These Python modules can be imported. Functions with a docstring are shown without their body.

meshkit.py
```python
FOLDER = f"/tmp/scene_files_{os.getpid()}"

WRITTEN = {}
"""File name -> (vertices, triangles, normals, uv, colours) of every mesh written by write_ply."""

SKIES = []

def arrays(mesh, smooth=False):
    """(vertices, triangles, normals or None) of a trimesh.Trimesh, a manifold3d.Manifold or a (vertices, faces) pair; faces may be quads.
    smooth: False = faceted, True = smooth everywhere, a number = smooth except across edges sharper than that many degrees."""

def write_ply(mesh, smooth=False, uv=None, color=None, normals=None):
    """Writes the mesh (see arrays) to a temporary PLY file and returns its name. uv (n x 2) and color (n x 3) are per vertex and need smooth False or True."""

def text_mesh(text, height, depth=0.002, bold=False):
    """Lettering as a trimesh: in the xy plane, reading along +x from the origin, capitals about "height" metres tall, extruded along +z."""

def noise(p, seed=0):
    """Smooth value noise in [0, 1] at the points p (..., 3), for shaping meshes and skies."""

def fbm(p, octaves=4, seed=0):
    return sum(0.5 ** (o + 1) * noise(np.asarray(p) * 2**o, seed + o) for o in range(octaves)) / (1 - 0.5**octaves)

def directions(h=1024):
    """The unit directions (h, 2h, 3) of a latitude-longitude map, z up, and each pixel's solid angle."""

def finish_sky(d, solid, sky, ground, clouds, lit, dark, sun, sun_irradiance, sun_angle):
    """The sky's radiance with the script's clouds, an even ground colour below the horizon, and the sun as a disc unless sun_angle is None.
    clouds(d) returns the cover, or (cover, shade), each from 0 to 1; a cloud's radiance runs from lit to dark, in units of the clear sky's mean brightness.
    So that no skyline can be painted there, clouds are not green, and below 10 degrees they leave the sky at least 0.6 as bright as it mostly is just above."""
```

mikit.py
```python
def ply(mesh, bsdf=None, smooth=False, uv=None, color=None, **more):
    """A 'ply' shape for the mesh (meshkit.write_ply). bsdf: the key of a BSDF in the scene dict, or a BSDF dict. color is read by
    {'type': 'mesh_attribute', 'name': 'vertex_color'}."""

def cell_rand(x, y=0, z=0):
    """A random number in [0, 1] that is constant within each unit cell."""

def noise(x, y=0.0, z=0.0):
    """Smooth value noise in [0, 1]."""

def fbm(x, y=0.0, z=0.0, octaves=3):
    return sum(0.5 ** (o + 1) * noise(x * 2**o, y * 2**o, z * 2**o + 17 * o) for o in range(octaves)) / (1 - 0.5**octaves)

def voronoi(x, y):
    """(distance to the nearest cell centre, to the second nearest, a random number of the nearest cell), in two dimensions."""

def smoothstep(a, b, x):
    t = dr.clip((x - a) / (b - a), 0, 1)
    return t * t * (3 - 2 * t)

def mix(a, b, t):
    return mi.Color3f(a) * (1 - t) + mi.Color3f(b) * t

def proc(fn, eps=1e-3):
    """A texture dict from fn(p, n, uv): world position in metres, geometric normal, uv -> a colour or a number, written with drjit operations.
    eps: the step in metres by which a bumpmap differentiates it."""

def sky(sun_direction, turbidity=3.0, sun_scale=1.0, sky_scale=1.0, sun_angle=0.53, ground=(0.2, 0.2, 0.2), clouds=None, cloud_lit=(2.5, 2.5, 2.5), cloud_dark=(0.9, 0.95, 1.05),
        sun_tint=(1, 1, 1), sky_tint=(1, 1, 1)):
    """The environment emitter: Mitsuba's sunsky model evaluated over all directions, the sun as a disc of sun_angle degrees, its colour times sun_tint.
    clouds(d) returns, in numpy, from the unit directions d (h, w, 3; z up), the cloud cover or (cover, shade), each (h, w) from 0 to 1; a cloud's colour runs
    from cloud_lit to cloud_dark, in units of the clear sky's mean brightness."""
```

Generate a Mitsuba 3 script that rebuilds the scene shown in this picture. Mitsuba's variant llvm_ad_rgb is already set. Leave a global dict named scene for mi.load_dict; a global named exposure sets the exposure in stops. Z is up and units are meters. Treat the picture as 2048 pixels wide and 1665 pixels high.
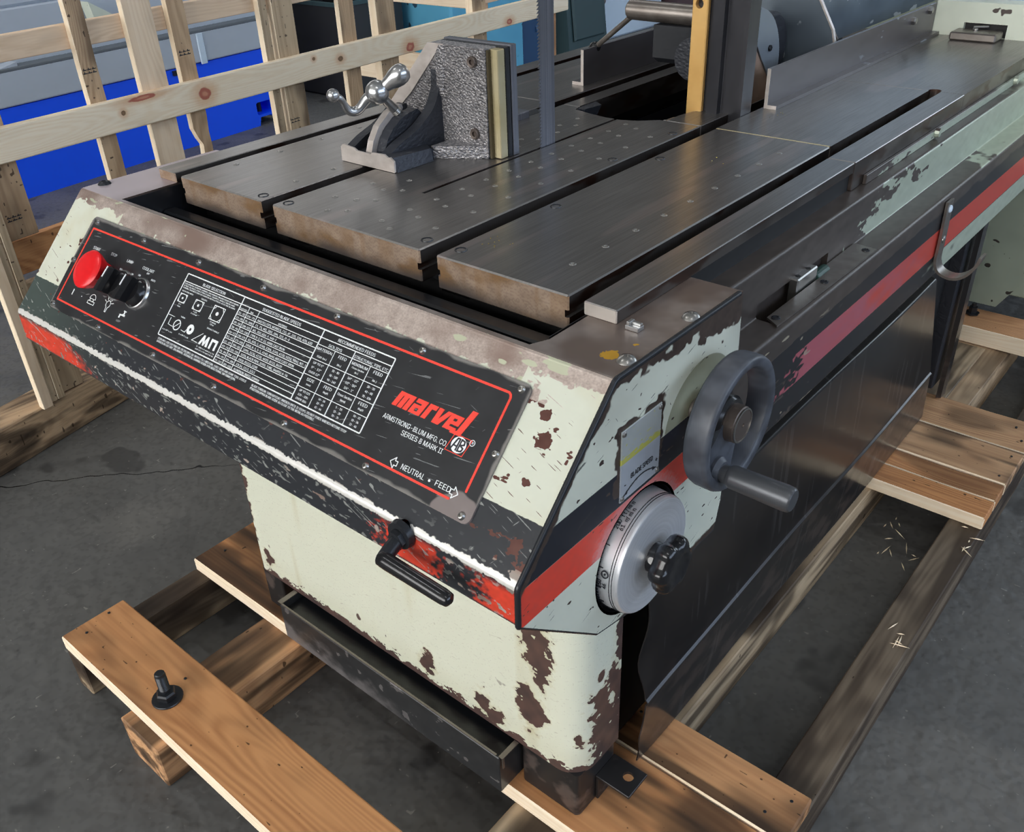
import math
import numpy as np
import trimesh
import manifold3d as m3
import drjit as dr
import mitsuba as mi
import mikit
import meshkit
from shapely.geometry import Polygon, LineString, Point, box as sbox
from shapely import affinity, union_all
from mikit import noise, fbm, smoothstep, mix

T = mi.ScalarTransform4f
ZT = 0.718                      # height of the worktable above the floor; shapes below are given from the table's front right corner
exposure = 0.0
scene, labels = {}, {}

# ------------------------------------------------------------------ camera
CAM = np.array([0.37230046, -0.49193522, 0.285 + ZT])
FWD = np.array([-0.55886115, 0.63415145, -0.53434648])
UP = -np.array([0.32102189, -0.42868034, -0.84449873])
scene['camera'] = {'type': 'perspective', 'fov': 2 * math.degrees(math.atan(1024 / 1802.23)), 'fov_axis': 'x', 'near_clip': 0.02, 'far_clip': 100.0,
                   'to_world': T().look_at(origin=CAM.tolist(), target=(CAM + FWD).tolist(), up=UP.tolist())}

# ------------------------------------------------------------------ light: frosted windows of the hall and ceiling lamps
LIGHT_FRONT, LIGHT_RIGHT, LIGHT_LEFT, LIGHT_BACK, LIGHT_LAMP = (6.4, 6.35, 6.2), (2.2, 2.7, 3.5), (1.3, 1.3, 1.3), (3.4, 4.0, 4.6), (12.0, 12.0, 11.8)


# ------------------------------------------------------------------ helpers
def key_free(key):
    if key not in scene and not any(k.startswith(key + '__') for k in scene) and key not in labels:
        return key
    n = 1
    while f'{key}_{n:03d}' in scene or f'{key}_{n:03d}' in labels or any(k.startswith(f'{key}_{n:03d}__') for k in scene):
        n += 1
    return f'{key}_{n:03d}'


def tri(m):
    if hasattr(m, 'to_mesh'):
        q = m.to_mesh()
        return trimesh.Trimesh(np.array(q.vert_properties[:, :3]), np.array(q.tri_verts), process=False)
    return m


def obj(key, mesh, bsdf, parent=None, smooth=False, uv=None, label=None, cat=None, group=None, kind=None, **more):
    """One entry of the scene. The mesh is given from the table's corner (z = 0 at the table top)."""
    k = key_free(f'{parent}__{key}' if parent else key)
    if isinstance(mesh, (list, tuple)):
        mesh = trimesh.util.concatenate([tri(q) for q in mesh])
    mesh = tri(mesh).copy()
    mesh.vertices = np.asarray(mesh.vertices) + [0, 0, ZT]
    if uv is not None:
        uv = np.tile(np.asarray(uv, float), (len(mesh.vertices), 1))
    scene[k] = mikit.ply(mesh, bsdf, smooth, uv=uv, **more)
    put(k, label, cat, group, kind)
    return k


def put(k, label=None, cat=None, group=None, kind=None):
    d = {a: b for a, b in (('label', label), ('category', cat), ('group', group), ('kind', kind)) if b}
    if d:
        labels[k] = {**labels.get(k, {}), **d}
    return k


def thing(key, label, cat, group=None):
    k = key_free(key)
    return put(k, label, cat, group)


def box(x0, x1, y0, y1, z0, z1, b=0.0):
    """A box, its edges chamfered by b."""
    lo, hi = np.array([x0, y0, z0], float), np.array([x1, y1, z1], float)
    if b <= 0:
        return trimesh.creation.box(bounds=[lo, hi])
    pts = []
    for s in np.ndindex(2, 2, 2):
        c = np.where(np.array(s) == 0, lo, hi)
        d = np.where(np.array(s) == 0, 1, -1) * b
        for k in range(3):
            p = c + d
            p[k] = c[k]
            pts.append(p)
    return tri(m3.Manifold.hull_points(np.array(pts)))


def hull(pts):
    return tri(m3.Manifold.hull_points(np.asarray(pts, float)))


def extrude(poly, h):
    if not isinstance(poly, Polygon) and hasattr(poly, 'geoms'):
        return trimesh.util.concatenate([extrude(g, h) for g in poly.geoms if g.area > 1e-12])
    return trimesh.creation.extrude_polygon(poly, h, engine='earcut')


def prism(poly, axis, a, b):
    """poly (shapely or points) extruded from a to b along the axis; its plane is (y,z) for x, (x,z) for y, (x,y) for z."""
    poly = poly if hasattr(poly, 'area') else Polygon(poly)
    m = extrude(poly, b - a)
    v = np.array(m.vertices)
    f = np.array(m.faces)
    if axis == 'x':
        v = np.stack([v[:, 2] + a, v[:, 0], v[:, 1]], 1)
    elif axis == 'y':
        v = np.stack([v[:, 0], v[:, 2] + a, v[:, 1]], 1)
        f = f[:, ::-1]
    else:
        v = v + [0, 0, a]
    return trimesh.Trimesh(v, f, process=False)


def frame(o, right, up):
    right, up = np.array(right, float), np.array(up, float)
    right /= np.linalg.norm(right)
    up = up - right * np.dot(up, right)
    up /= np.linalg.norm(up)
    m = np.eye(4)
    m[:3, 0], m[:3, 1], m[:3, 2], m[:3, 3] = right, up, np.cross(right, up), o
    return m


def axis_frame(o, d):
    d = np.array(d, float) / np.linalg.norm(d)
    a = np.cross(d, [0, 0, 1] if abs(d[2]) < 0.9 else [1, 0, 0])
    a /= np.linalg.norm(a)
    m = np.eye(4)
    m[:3, 0], m[:3, 1], m[:3, 2], m[:3, 3] = a, np.cross(d, a), d, o
    return m


def moved(mesh, m):
    q = tri(mesh).copy()
    q.apply_transform(m)
    return q


def lathe(profile, o=(0, 0, 0), d=(0, 0, 1), n=32):
    """profile of (radius, height), turned about the axis d through o; closed when it ends on the axis or meets itself."""
    pr = np.array(profile, float)
    m = trimesh.creation.revolve(pr, sections=n)
    if m.volume < 0:
        m.invert()
    return moved(m, axis_frame(o, d))


def rod(p, q, r, n=20, c=0.0):
    p, q = np.array(p, float), np.array(q, float)
    L = np.linalg.norm(q - p)
    c = c or r * 0.12
    return lathe([(0, 0), (r - c, 0), (r, c), (r, L - c), (r - c, L), (0, L)], p, q - p, n)


def tube(pts, radii, n=14):
    """A round bar through the points, each with a radius."""
    pts = np.array(pts, float)
    radii = np.broadcast_to(radii, len(pts))
    t = np.gradient(pts, axis=0)
    t /= np.linalg.norm(t, axis=1, keepdims=True)
    a = np.cross(t[0], [0, 0, 1] if abs(t[0][2]) < 0.9 else [1, 0, 0])
    rings = []
    for k in range(len(pts)):
        a = a - t[k] * np.dot(a, t[k])
        a /= np.linalg.norm(a)
        b = np.cross(t[k], a)
        w = np.arange(n) * 2 * np.pi / n
        rings.append(pts[k] + radii[k] * (np.cos(w)[:, None] * a + np.sin(w)[:, None] * b))
    v = np.vstack(rings + [pts[:1], pts[-1:]])
    f = []
    for k in range(len(pts) - 1):
        for i in range(n):
            j = (i + 1) % n
            f += [[k * n + i, k * n + j, (k + 1) * n + j], [k * n + i, (k + 1) * n + j, (k + 1) * n + i]]
    e = len(pts) * n
    for i in range(n):
        j = (i + 1) % n
        f += [[e, j, i], [e + 1, e - n + i, e - n + j]]
    return trimesh.Trimesh(v, np.array(f), process=False)


def spline(pts, n=40):
    from scipy.interpolate import make_interp_spline
    pts = np.array(pts, float)
    t = np.r_[0, np.cumsum(np.linalg.norm(np.diff(pts[:, :3], axis=0), axis=1))]
    return make_interp_spline(t, pts, k=min(3, len(pts) - 1))(np.linspace(0, t[-1], n))


def fillet(pts, radii, n=6):
    """An open or closed list of 2-D points with rounded corners: radii[k] at pts[k] (0 = sharp)."""
    pts = [np.array(p, float) for p in pts]
    out = []
    for k, p in enumerate(pts):
        r = radii[k]
        if r <= 0:
            out.append(p)
            continue
        a, b = pts[k - 1] - p, pts[(k + 1) % len(pts)] - p
        a /= np.linalg.norm(a)
        b /= np.linalg.norm(b)
        h = math.acos(np.clip(np.dot(a, b), -1, 1)) / 2
        c = p + (a + b) / np.linalg.norm(a + b) * r / math.sin(h)
        s, e = p + a * r / math.tan(h) - c, p + b * r / math.tan(h) - c
        w = math.acos(np.clip(np.dot(s, e) / r / r, -1, 1))
        for i in range(n + 1):
            u = i / n
            out.append(c + (math.sin((1 - u) * w) * s + math.sin(u * w) * e) / math.sin(w))
    return out


def cyl_m(p, q, r, n=24):
    return manifold(rod(p, q, r, n, 1e-5))


def manifold(m):
    m = tri(m).copy()
    m.merge_vertices()
    return m3.Manifold(m3.Mesh(np.array(m.vertices, np.float32), np.array(m.faces, np.uint32)))


def text(s, h, o, right, up, width=None, depth=0.0004, bold=False, center=False):
    """Lettering of cap height h from the point o; stretched to the width when one is given."""
    m = meshkit.text_mesh(s, h, depth, bold)
    v = np.array(m.vertices)
    w = v[:, 0].max()
    if width:
        v[:, 0] *= width / w
        w = width
    if center:
        v[:, 0] -= w / 2
    m.vertices = v
    return moved(m, frame(o, right, up))


# ------------------------------------------------------------------ materials
def rgb(r, g, b):
    """A colour as it looks on screen (0..255), to linear."""
    c = np.array([r, g, b]) / 255.0
    return np.where(c <= 0.04045, c / 12.92, ((c + 0.055) / 1.055) ** 2.4).tolist()


def tex(fn, eps=1e-3):
    return mikit.proc(lambda p, n, uv: fn(p.x, p.y, p.z - ZT, n, uv), eps)


def mat(name, color, rough=0.5, metal=0.0, spec=0.5, bump=None, bscale=1.0, two=False, coat=0.0, coat_gloss=0.8, aniso=0.0):
    c = color if isinstance(color, dict) else {'type': 'rgb', 'value': [float(x) for x in color]}
    d = {'type': 'principled', 'base_color': c, 'roughness': rough, 'metallic': metal, 'specular': spec}
    if coat:
        d['clearcoat'], d['clearcoat_gloss'] = coat, coat_gloss
    if bump is not None:
        d = {'type': 'bumpmap', 'arbitrary': bump, 'scale': bscale, 'bsdf': d}
    if two:
        d = {'type': 'twosided', 'bsdf': d}
    scene[name] = d
    return name


def sel(m, a, b):
    return dr.select(m, a, b)


def C(*v):
    return mi.Color3f(*[float(x) for x in v])


CREAM, BLACKP, REDP, RUST = rgb(200, 203, 187), rgb(40, 42, 46), rgb(214, 62, 44), rgb(74, 58, 52)
BARE, BARE_LIGHT = rgb(98, 88, 82), rgb(168, 156, 148)


def near(x, y, z, pts):
    """Smallest scaled distance to any of the points (x, y, z, radius, stretch in z)."""
    d = mi.Float(9)
    for (a, b, c, r, s) in pts:
        d = dr.minimum(d, dr.sqrt(dr.square(x - a) + dr.square(y - b) + dr.square((z - c) / s)) / r)
    return d


def strokes(a, b, seed, dense=0.90, fine=1.0):
    """Short thin scratches in three directions on the plane (a, b) in metres: 0 or 1."""
    out = mi.Float(0)
    for k, (c, s_, la, lb) in enumerate(((0.95, 0.31, 75, 900), (0.55, -0.83, 110, 1000), (0.99, -0.10, 55, 800))):
        u, w = a * c + b * s_, b * c - a * s_
        out = dr.maximum(out, smoothstep(dense, dense + 0.03, noise(u * la * fine + 3.1 * k, w * lb * fine, seed + 5.3 * k)))
    return out


# wear of the console, and of its paint in bands
def console_masks(x, y, z, n):
    j = fbm(x * 90, y * 90, z * 90, 3) - 0.5
    jf = fbm(x * 420, y * 420, z * 420, 2) - 0.5
    v = (y + 0.0673) * -0.7044 + (z + 0.0109) * -0.7098
    side = n.x > 0.8
    slope = (~side) & (n.y < -0.3)
    return j, jf, v, side, slope


def console_bare(x, y, z, n):
    j, jf, v, side, slope = console_masks(x, y, z, n)
    ends = (x > 0.022) | (x < -0.513)
    edge = sel(ends, 0.013, 0.0235)
    bare = smoothstep(0.0, 0.0008, edge + j * 0.014 + jf * 0.007 - v)
    # rubbed bend of the nose, and chips on the painted ends
    dn = dr.sqrt(dr.square(y + 0.1708) + dr.square(z + 0.1165))
    bare = dr.maximum(bare, smoothstep(0.0, 0.0008, 0.0034 + j * 0.004 + jf * 0.0035 - dn))
    chip = near(x, y, z, [(0.052, -0.094, -0.036, 0.004, 1.6), (0.058, -0.106, -0.050, 0.0055, 1.2), (0.046, -0.090, -0.032, 0.003, 1), (0.06, -0.128, -0.07, 0.004, 1), (0.036, -0.086, -0.03, 0.0045, 1.7),
                          (0.074, -0.155, -0.1, 0.006, 1), (0.085, -0.168, -0.112, 0.008, 1), (-0.54, -0.095, -0.04, 0.004, 1), (-0.56, -0.104, -0.05, 0.004, 1)])
    bare = dr.maximum(bare, smoothstep(0.1, 0.0, chip - 1 - j * 1.8 - jf * 1.2))
    bare = dr.maximum(bare, smoothstep(0.735, 0.755, fbm(x * 110 + 3, y * 260, z * 120, 3)) * sel(v > 0.02, 1.0, 0.0))
    bare = dr.maximum(bare, strokes(x, v, 2.0, 0.915) * sel(v < 0.104, 0.8, 0.0))
    bare = sel(slope, bare, 1.0)
    # the side panel
    e1 = -(y + 0.0673) * 0.7098 + (-(z + 0.0109)) * 0.0 + 0.0
    dslope = (-(z + 0.0109) + (y + 0.0673)) * 0.7071          # distance inside the sloping edge
    dtop = -(z + 0.0109)
    upper = dtop - 0.010 - j * 0.03 - smoothstep(0.0, 0.1, y) * 0.014
    sb = smoothstep(0.0015, -0.001, dr.minimum(upper, dr.minimum(dslope - 0.006 - j * 0.01, z + 0.236 - j * 0.006)))
    sb = dr.maximum(sb, smoothstep(0.745, 0.765, fbm(x * 50 + 9, y * 110, z * 190 + 5, 3)))
    plate = dr.maximum(dr.abs(y + 0.0345) - 0.0255, dr.abs(z + 0.0855) - 0.031)
    sb = dr.maximum(sb, smoothstep(0.001, -0.001, plate - 0.004 - j * 0.016) * sel(z > -0.11, 1.0, 0.0))
    return sel(side, sb, bare)


def console_color(x, y, z, n, uv):
    j, jf, v, side, slope = console_masks(x, y, z, n)
    bare = console_bare(x, y, z, n)
    grain = fbm(x * 160, y * 160, z * 160, 2)
    fleck = smoothstep(0.66, 0.7, fbm(x * 45, y * 110, z * 110, 3)) * sel(v < 0.024, 1.0, 0.0) * sel((x > -0.08) | (x < -0.40), 1.0, 0.0)
    # front: cream, then a black band, red at both ends of the nose
    band = smoothstep(0.0, 0.0006, v - 0.1055 + jf * 0.001)
    paint = mix(mix(CREAM, rgb(190, 186, 160), smoothstep(0.35, 0.8, fbm(x * 22, y * 22, z * 22, 4)) * 0.8), mix(BLACKP, rgb(62, 72, 68), smoothstep(-0.4, -0.6, x)), band)
    nose = n.y < -0.9
    air = (grain - 0.5) * 0.05 + jf * 0.02
    red = dr.maximum(smoothstep(-0.475, -0.52, x + air + (z + 0.13) * 1.2), dr.maximum(smoothstep(0.018, 0.002, dr.abs(x + 0.012) - 0.016 + air), smoothstep(0.045, 0.062, x + air)))
    red *= smoothstep(-0.118, -0.126, z) * sel(nose, 1.0, 0.0) * smoothstep(-0.149, -0.147, z)
    paint = mix(paint, mix(REDP, rgb(176, 60, 40), grain), red)
    scr = dr.maximum(strokes(x, v, 7.0, 0.885), smoothstep(0.73, 0.77, fbm(x * 160, v * 420, 3.0, 2)) * smoothstep(0.13, 0.15, v) * 0.7) * band * 0.75
    paint = mix(paint, rgb(150, 152, 148), scr)
    speck = noise(x * 900, y * 900, z * 900)
    metal = mix(mix(rgb(158, 140, 130), rgb(214, 200, 190), dr.clip(grain * 0.6 + speck * 0.5 - 0.05, 0, 1)), rgb(146, 124, 114), smoothstep(0.45, 0.75, fbm(x * 18, y * 26, z * 26, 3)))
    dn = dr.sqrt(dr.square(y + 0.1708) + dr.square(z + 0.1165))
    metal = mix(metal, mix(rgb(150, 140, 132), rgb(236, 234, 228), smoothstep(0.0042, 0.0028, dn + jf * 0.001)), smoothstep(0.011, 0.006, dn))  # rubbed nose edge; its near-white middle is a highlight painted into the colour
    metal = mix(metal, rgb(196, 198, 172), fleck)
    chips = mix(rgb(104, 70, 62), rgb(84, 52, 46), grain)
    metal = sel(slope & (v > 0.032) & (v < 0.138), chips, metal)
    front = mix(paint, metal, bare)
    # right side: cream, black band, red band
    sp = mix(CREAM, rgb(182, 184, 170), smoothstep(0.4, 0.75, fbm(x * 9, y * 14, z * 14, 2)))
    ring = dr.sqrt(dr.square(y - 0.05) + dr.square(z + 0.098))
    sp = mix(sp, rgb(132, 134, 112), smoothstep(0.0525, 0.0515, ring) * sel(z > -0.089, 1.0, 0.0) * 0.9)  # darker round patch: the handwheel's shadow painted into the side colour
    sp = mix(sp, rgb(28, 30, 38), smoothstep(-0.0885, -0.0893, z) * smoothstep(-0.1203, -0.1195, z))
    rub = smoothstep(0.07, 0.056, dr.sqrt(dr.square(y + 0.033) + dr.square(z + 0.178)) + jf * 0.012)
    sp = mix(sp, mix(mix(REDP, rgb(200, 70, 56), grain), rgb(196, 150, 150), rub * 0.55), smoothstep(-0.1196, -0.1203, z) * smoothstep(-0.1525, -0.1518, z))
    sp = mix(sp, rgb(40, 40, 42), strokes(y, z, 4.0, 0.925, 0.8) * 0.8)
    sm = mix(rgb(64, 54, 50), rgb(88, 74, 66), grain)
    sidec = mix(sp, sm, bare)
    # flat top: worn bare steel
    top = mix(mix(rgb(112, 102, 96), rgb(134, 124, 118), grain), rgb(98, 84, 76), smoothstep(0.4, 0.7, fbm(x * 22, y * 22, z * 22, 3)))
    top = mix(top, rgb(172, 160, 164), smoothstep(-0.5, -0.56, x))  # lighter left end: light reflected from the left, put into the colour
    yel = near(x, y, z, [(0.0665, -0.040, -0.011, 0.0055, 1), (0.072, -0.018, -0.011, 0.0025, 1)])
    top = mix(top, rgb(186, 140, 34), smoothstep(1.0, 0.8, yel + j * 2.4 + jf * 1.6))
    out = sel(side, sidec, sel(slope, front, top))
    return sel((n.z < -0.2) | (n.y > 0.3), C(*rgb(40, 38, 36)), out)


def console_metal(x, y, z, n, uv):
    return console_bare(x, y, z, n) * sel(n.z > 0.9, 0.3, 0.45)


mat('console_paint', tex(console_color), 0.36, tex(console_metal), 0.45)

BASE_SPOTS = [(-0.034, -0.008, -0.392, 0.016, 2.6), (-0.030, -0.008, -0.43, 0.008, 2.2), (-0.046, -0.008, -0.487, 0.018, 1.5), (-0.202, -0.008, -0.523, 0.012, 1.3), (-0.118, -0.008, -0.529, 0.012, 1.4), (-0.10, -0.008, -0.541, 0.014, 1),
              (-0.533, -0.002, -0.395, 0.013, 2), (-0.533, -0.002, -0.46, 0.011, 3), (-0.505, -0.008, -0.525, 0.010, 1.2), (0.018, 0.034, -0.50, 0.020, 2.4), (0.018, 0.055, -0.45, 0.013, 2.0), (0.018, 0.066, -0.40, 0.010, 4),
              (0.018, 0.03, -0.425, 0.005, 1.4), (0.012, 0.0, -0.50, 0.005, 1.2), (0.018, 0.05, -0.545, 0.03, 1.6), (0.018, 0.066, -0.50, 0.016, 3)]


def base_color(x, y, z, n, uv):
    j = fbm(x * 80, y * 80, z * 80, 4) - 0.5
    jf = noise(x * 400, y * 400, z * 400) - 0.5
    chip = smoothstep(0.08, 0.0, near(x, y, z, BASE_SPOTS) - 1 - j * 2.6 - jf * 0.3)
    low = z + 0.546 - j * 0.03 - jf * 0.008
    chip = dr.maximum(chip, smoothstep(0.001, -0.001, low))
    chip = dr.maximum(chip, smoothstep(0.73, 0.75, fbm(x * 40 + 4, y * 40, z * 40, 4)) * smoothstep(-0.42, -0.54, z))
    streak = smoothstep(0.55, 0.8, fbm(x * 36, y * 36, z * 3, 3))
    yel = smoothstep(0.35, 0.0, near(x, y, z, BASE_SPOTS) - 1.1 - j * 2.4) * 0.5 + smoothstep(-0.50, -0.545, z) * 0.25
    c = mix(C(*rgb(206, 209, 191)), C(*rgb(188, 184, 156)), dr.clip(streak * 0.6 + yel, 0, 1))
    c = mix(c, rgb(120, 112, 96), smoothstep(0.80, 0.84, noise(x * 500, y * 500, z * 420)) * 0.12)
    c = mix(c, rgb(150, 144, 126), strokes(x + y, z, 9.0, 0.945) * 0.4)
    dark = mix(rgb(58, 50, 50), rgb(96, 72, 64), fbm(x * 60, y * 60, z * 60, 2))
    return mix(c, dark, chip)


mat('base_paint', tex(base_color), 0.38, 0.0, 0.5)


def trough_color(x, y, z, n, uv):
    j = fbm(x * 40, y * 26, z * 60, 3) - 0.5
    jf = noise(x * 300, y * 200, z * 300) - 0.5
    k = fbm(x * 120, y * 60, z * 120, 2)
    out = n.x > 0.7
    dark = mix(rgb(60, 54, 50), rgb(80, 72, 68), k)
    cream = mix(rgb(176, 186, 168), rgb(160, 170, 152), k)
    # the outer wall: bare above, black band, red band, cream below where it is left
    worn = y - 0.33 + (z + 0.15) * 0.9 + j * 0.22 + jf * 0.05
    keep_red = smoothstep(-0.02, 0.0, worn - (z + 0.152) * 2.2 + 0.12)
    keep_blk = smoothstep(-0.01, 0.01, worn + 0.16 - smoothstep(-0.108, -0.094, z) * 0.5)
    w = mix(dark, rgb(34, 36, 40), smoothstep(-0.095, -0.099, z - j * 0.012) * keep_blk)
    red = mix(rgb(196, 70, 58), rgb(176, 92, 104), smoothstep(0.62, 0.3, y + j * 0.4))
    w = mix(w, red, smoothstep(-0.1200, -0.1207, z) * smoothstep(-0.1553, -0.1546, z) * keep_red)
    w = mix(w, cream, smoothstep(-0.1555, -0.1562, z) * smoothstep(0.60, 0.66, y + j * 0.3))
    w = mix(w, rgb(170, 160, 140), smoothstep(0.72, 0.74, fbm(x * 60, y * 40, z * 130, 3)) * smoothstep(0.34, 0.2, y) * smoothstep(-0.07, -0.1, z))
    # inner faces: dark where hands and chips went, cream further back
    up = n.z > 0.7
    inner = smoothstep(-0.012, 0.012, y - 0.50 + (z + 0.05) * -2.2 + j * 0.42 + jf * 0.1)
    ledge = smoothstep(-0.02, 0.02, y - 0.84 + j * 0.5)
    a = mix(dark, cream, sel(up, sel(z < -0.06, ledge, smoothstep(0.9, 1.05, y + j * 0.3)), inner))
    return sel(out & (x > 0.08), w, a)


mat('trough_paint', tex(trough_color), 0.38, 0.25, 0.5)


def cast_top_color(x, y, z, n, uv):
    k = fbm(x * 26, y * 14, z * 30, 3)
    fine = noise(x * 900, y * 30, z * 300)
    top = mix(mix(rgb(122, 120, 118), rgb(140, 137, 134), k), rgb(106, 103, 100), fine * 0.5)
    wear = smoothstep(0.62, 0.7, noise(x * 60, y * 5 + 3, 1.5)) * 0.3
    top = mix(top, rgb(166, 150, 146), wear)
    rust = mix(mix(rgb(142, 122, 106), rgb(172, 152, 134), fbm(x * 90, y * 90, z * 90, 3)), rgb(134, 106, 78), smoothstep(0.45, 0.7, fbm(x * 30 + 3, 0.5, z * 45, 3)))
    rust = mix(rust, rgb(110, 92, 80), smoothstep(0.45, 0.75, noise(x * 700, 1.0, z * 700)) * 0.3)
    rust = mix(rust, rgb(136, 104, 70), smoothstep(0.55, 0.85, noise(x * 130, 2.0, z * 14)) * 0.35)
    rust = mix(rust, rgb(92, 84, 80), smoothstep(-0.018, -0.032, z + (k - 0.5) * 0.014))
    side = mix(rgb(66, 58, 54), rgb(108, 102, 98), smoothstep(0.35, 0.7, k + smoothstep(0.4, 0.1, y) * 0.35))
    side = mix(side, rgb(74, 52, 42), smoothstep(0.5, 0.7, fbm(x * 10, y * 22, z * 60 + 2, 3)))
    return sel(n.z > 0.7, top, sel((n.y < -0.6) & (y < 0.05) & (x < 0.01), rust, sel((n.y < -0.6) & (y < 0.05), C(*rgb(176, 168, 160)), sel(z < -0.0295, C(*rgb(40, 38, 36)), side))))


mat('cast_top', tex(cast_top_color), 0.30, tex(lambda x, y, z, n, uv: sel(n.y < -0.6, mi.Float(0.25), mi.Float(0.85))), 0.5, bump=tex(lambda x, y, z, n, uv: noise(x * 60, y * 1600, z * 60) * 1.0 + noise(x * 30, y * 30, z * 30) * 2, 4e-4), bscale=0.000012)


def rough_cast_color(x, y, z, n, uv):
    k = fbm(x * 520, y * 520, z * 760, 2)
    return mix(rgb(118, 117, 120), rgb(172, 168, 168), smoothstep(0.3, 0.75, k))


def lumps(x, y, z, n, uv):
    return fbm(x * 330, y * 330, z * 420, 3)


mat('rough_cast', tex(rough_cast_color), 0.34, 0.6, 0.5, bump=tex(lambda x, y, z, n, uv: fbm(x * 420, y * 420, z * 620, 2), 3e-4), bscale=0.0030)
mat('dark_cast', rgb(48, 50, 56), 0.45, 0.35, 0.5, bump=tex(lumps, 4e-4), bscale=0.0009)
mat('ground_steel', tex(lambda x, y, z, n, uv: mix(rgb(176, 166, 158), rgb(204, 196, 190), fbm(x * 120, y * 120, z * 160, 3))), 0.45, 0.6)
mat('steel', rgb(168, 166, 162), 0.28, 0.95)
mat('polished_steel', rgb(196, 196, 196), 0.24, 0.95)
mat('dull_steel', tex(lambda x, y, z, n, uv: mix(rgb(120, 112, 106), rgb(148, 142, 136), fbm(x * 90, y * 90, z * 90, 3))), 0.34, 0.85)
mat('blade_steel', tex(lambda x, y, z, n, uv: mix(rgb(112, 114, 122), rgb(150, 152, 160), noise(y * 700, z * 6, x * 10))), 0.34, 0.9)
mat('aluminium', tex(lambda x, y, z, n, uv: mix(rgb(208, 210, 214), rgb(222, 224, 228), noise(dr.sqrt(dr.square(y + 0.031) + dr.square(z + 0.178)) * 1800, x * 20, 0.3))), 0.42, 0.65)
mat('plate_aluminium', tex(lambda x, y, z, n, uv: mix(mix(rgb(176, 182, 190), rgb(190, 196, 204), fbm(x * 60, y * 60, z * 60, 2)), rgb(206, 204, 84), smoothstep(-0.0835, -0.0825, z) * dr.clip(smoothstep(0.5, 0.8, fbm(x * 70, y * 260, z * 500 + 4, 2) + smoothstep(-0.074, -0.083, z) * 0.5 - 0.1), 0.12, 0.9))), 0.34, 0.45)
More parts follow.
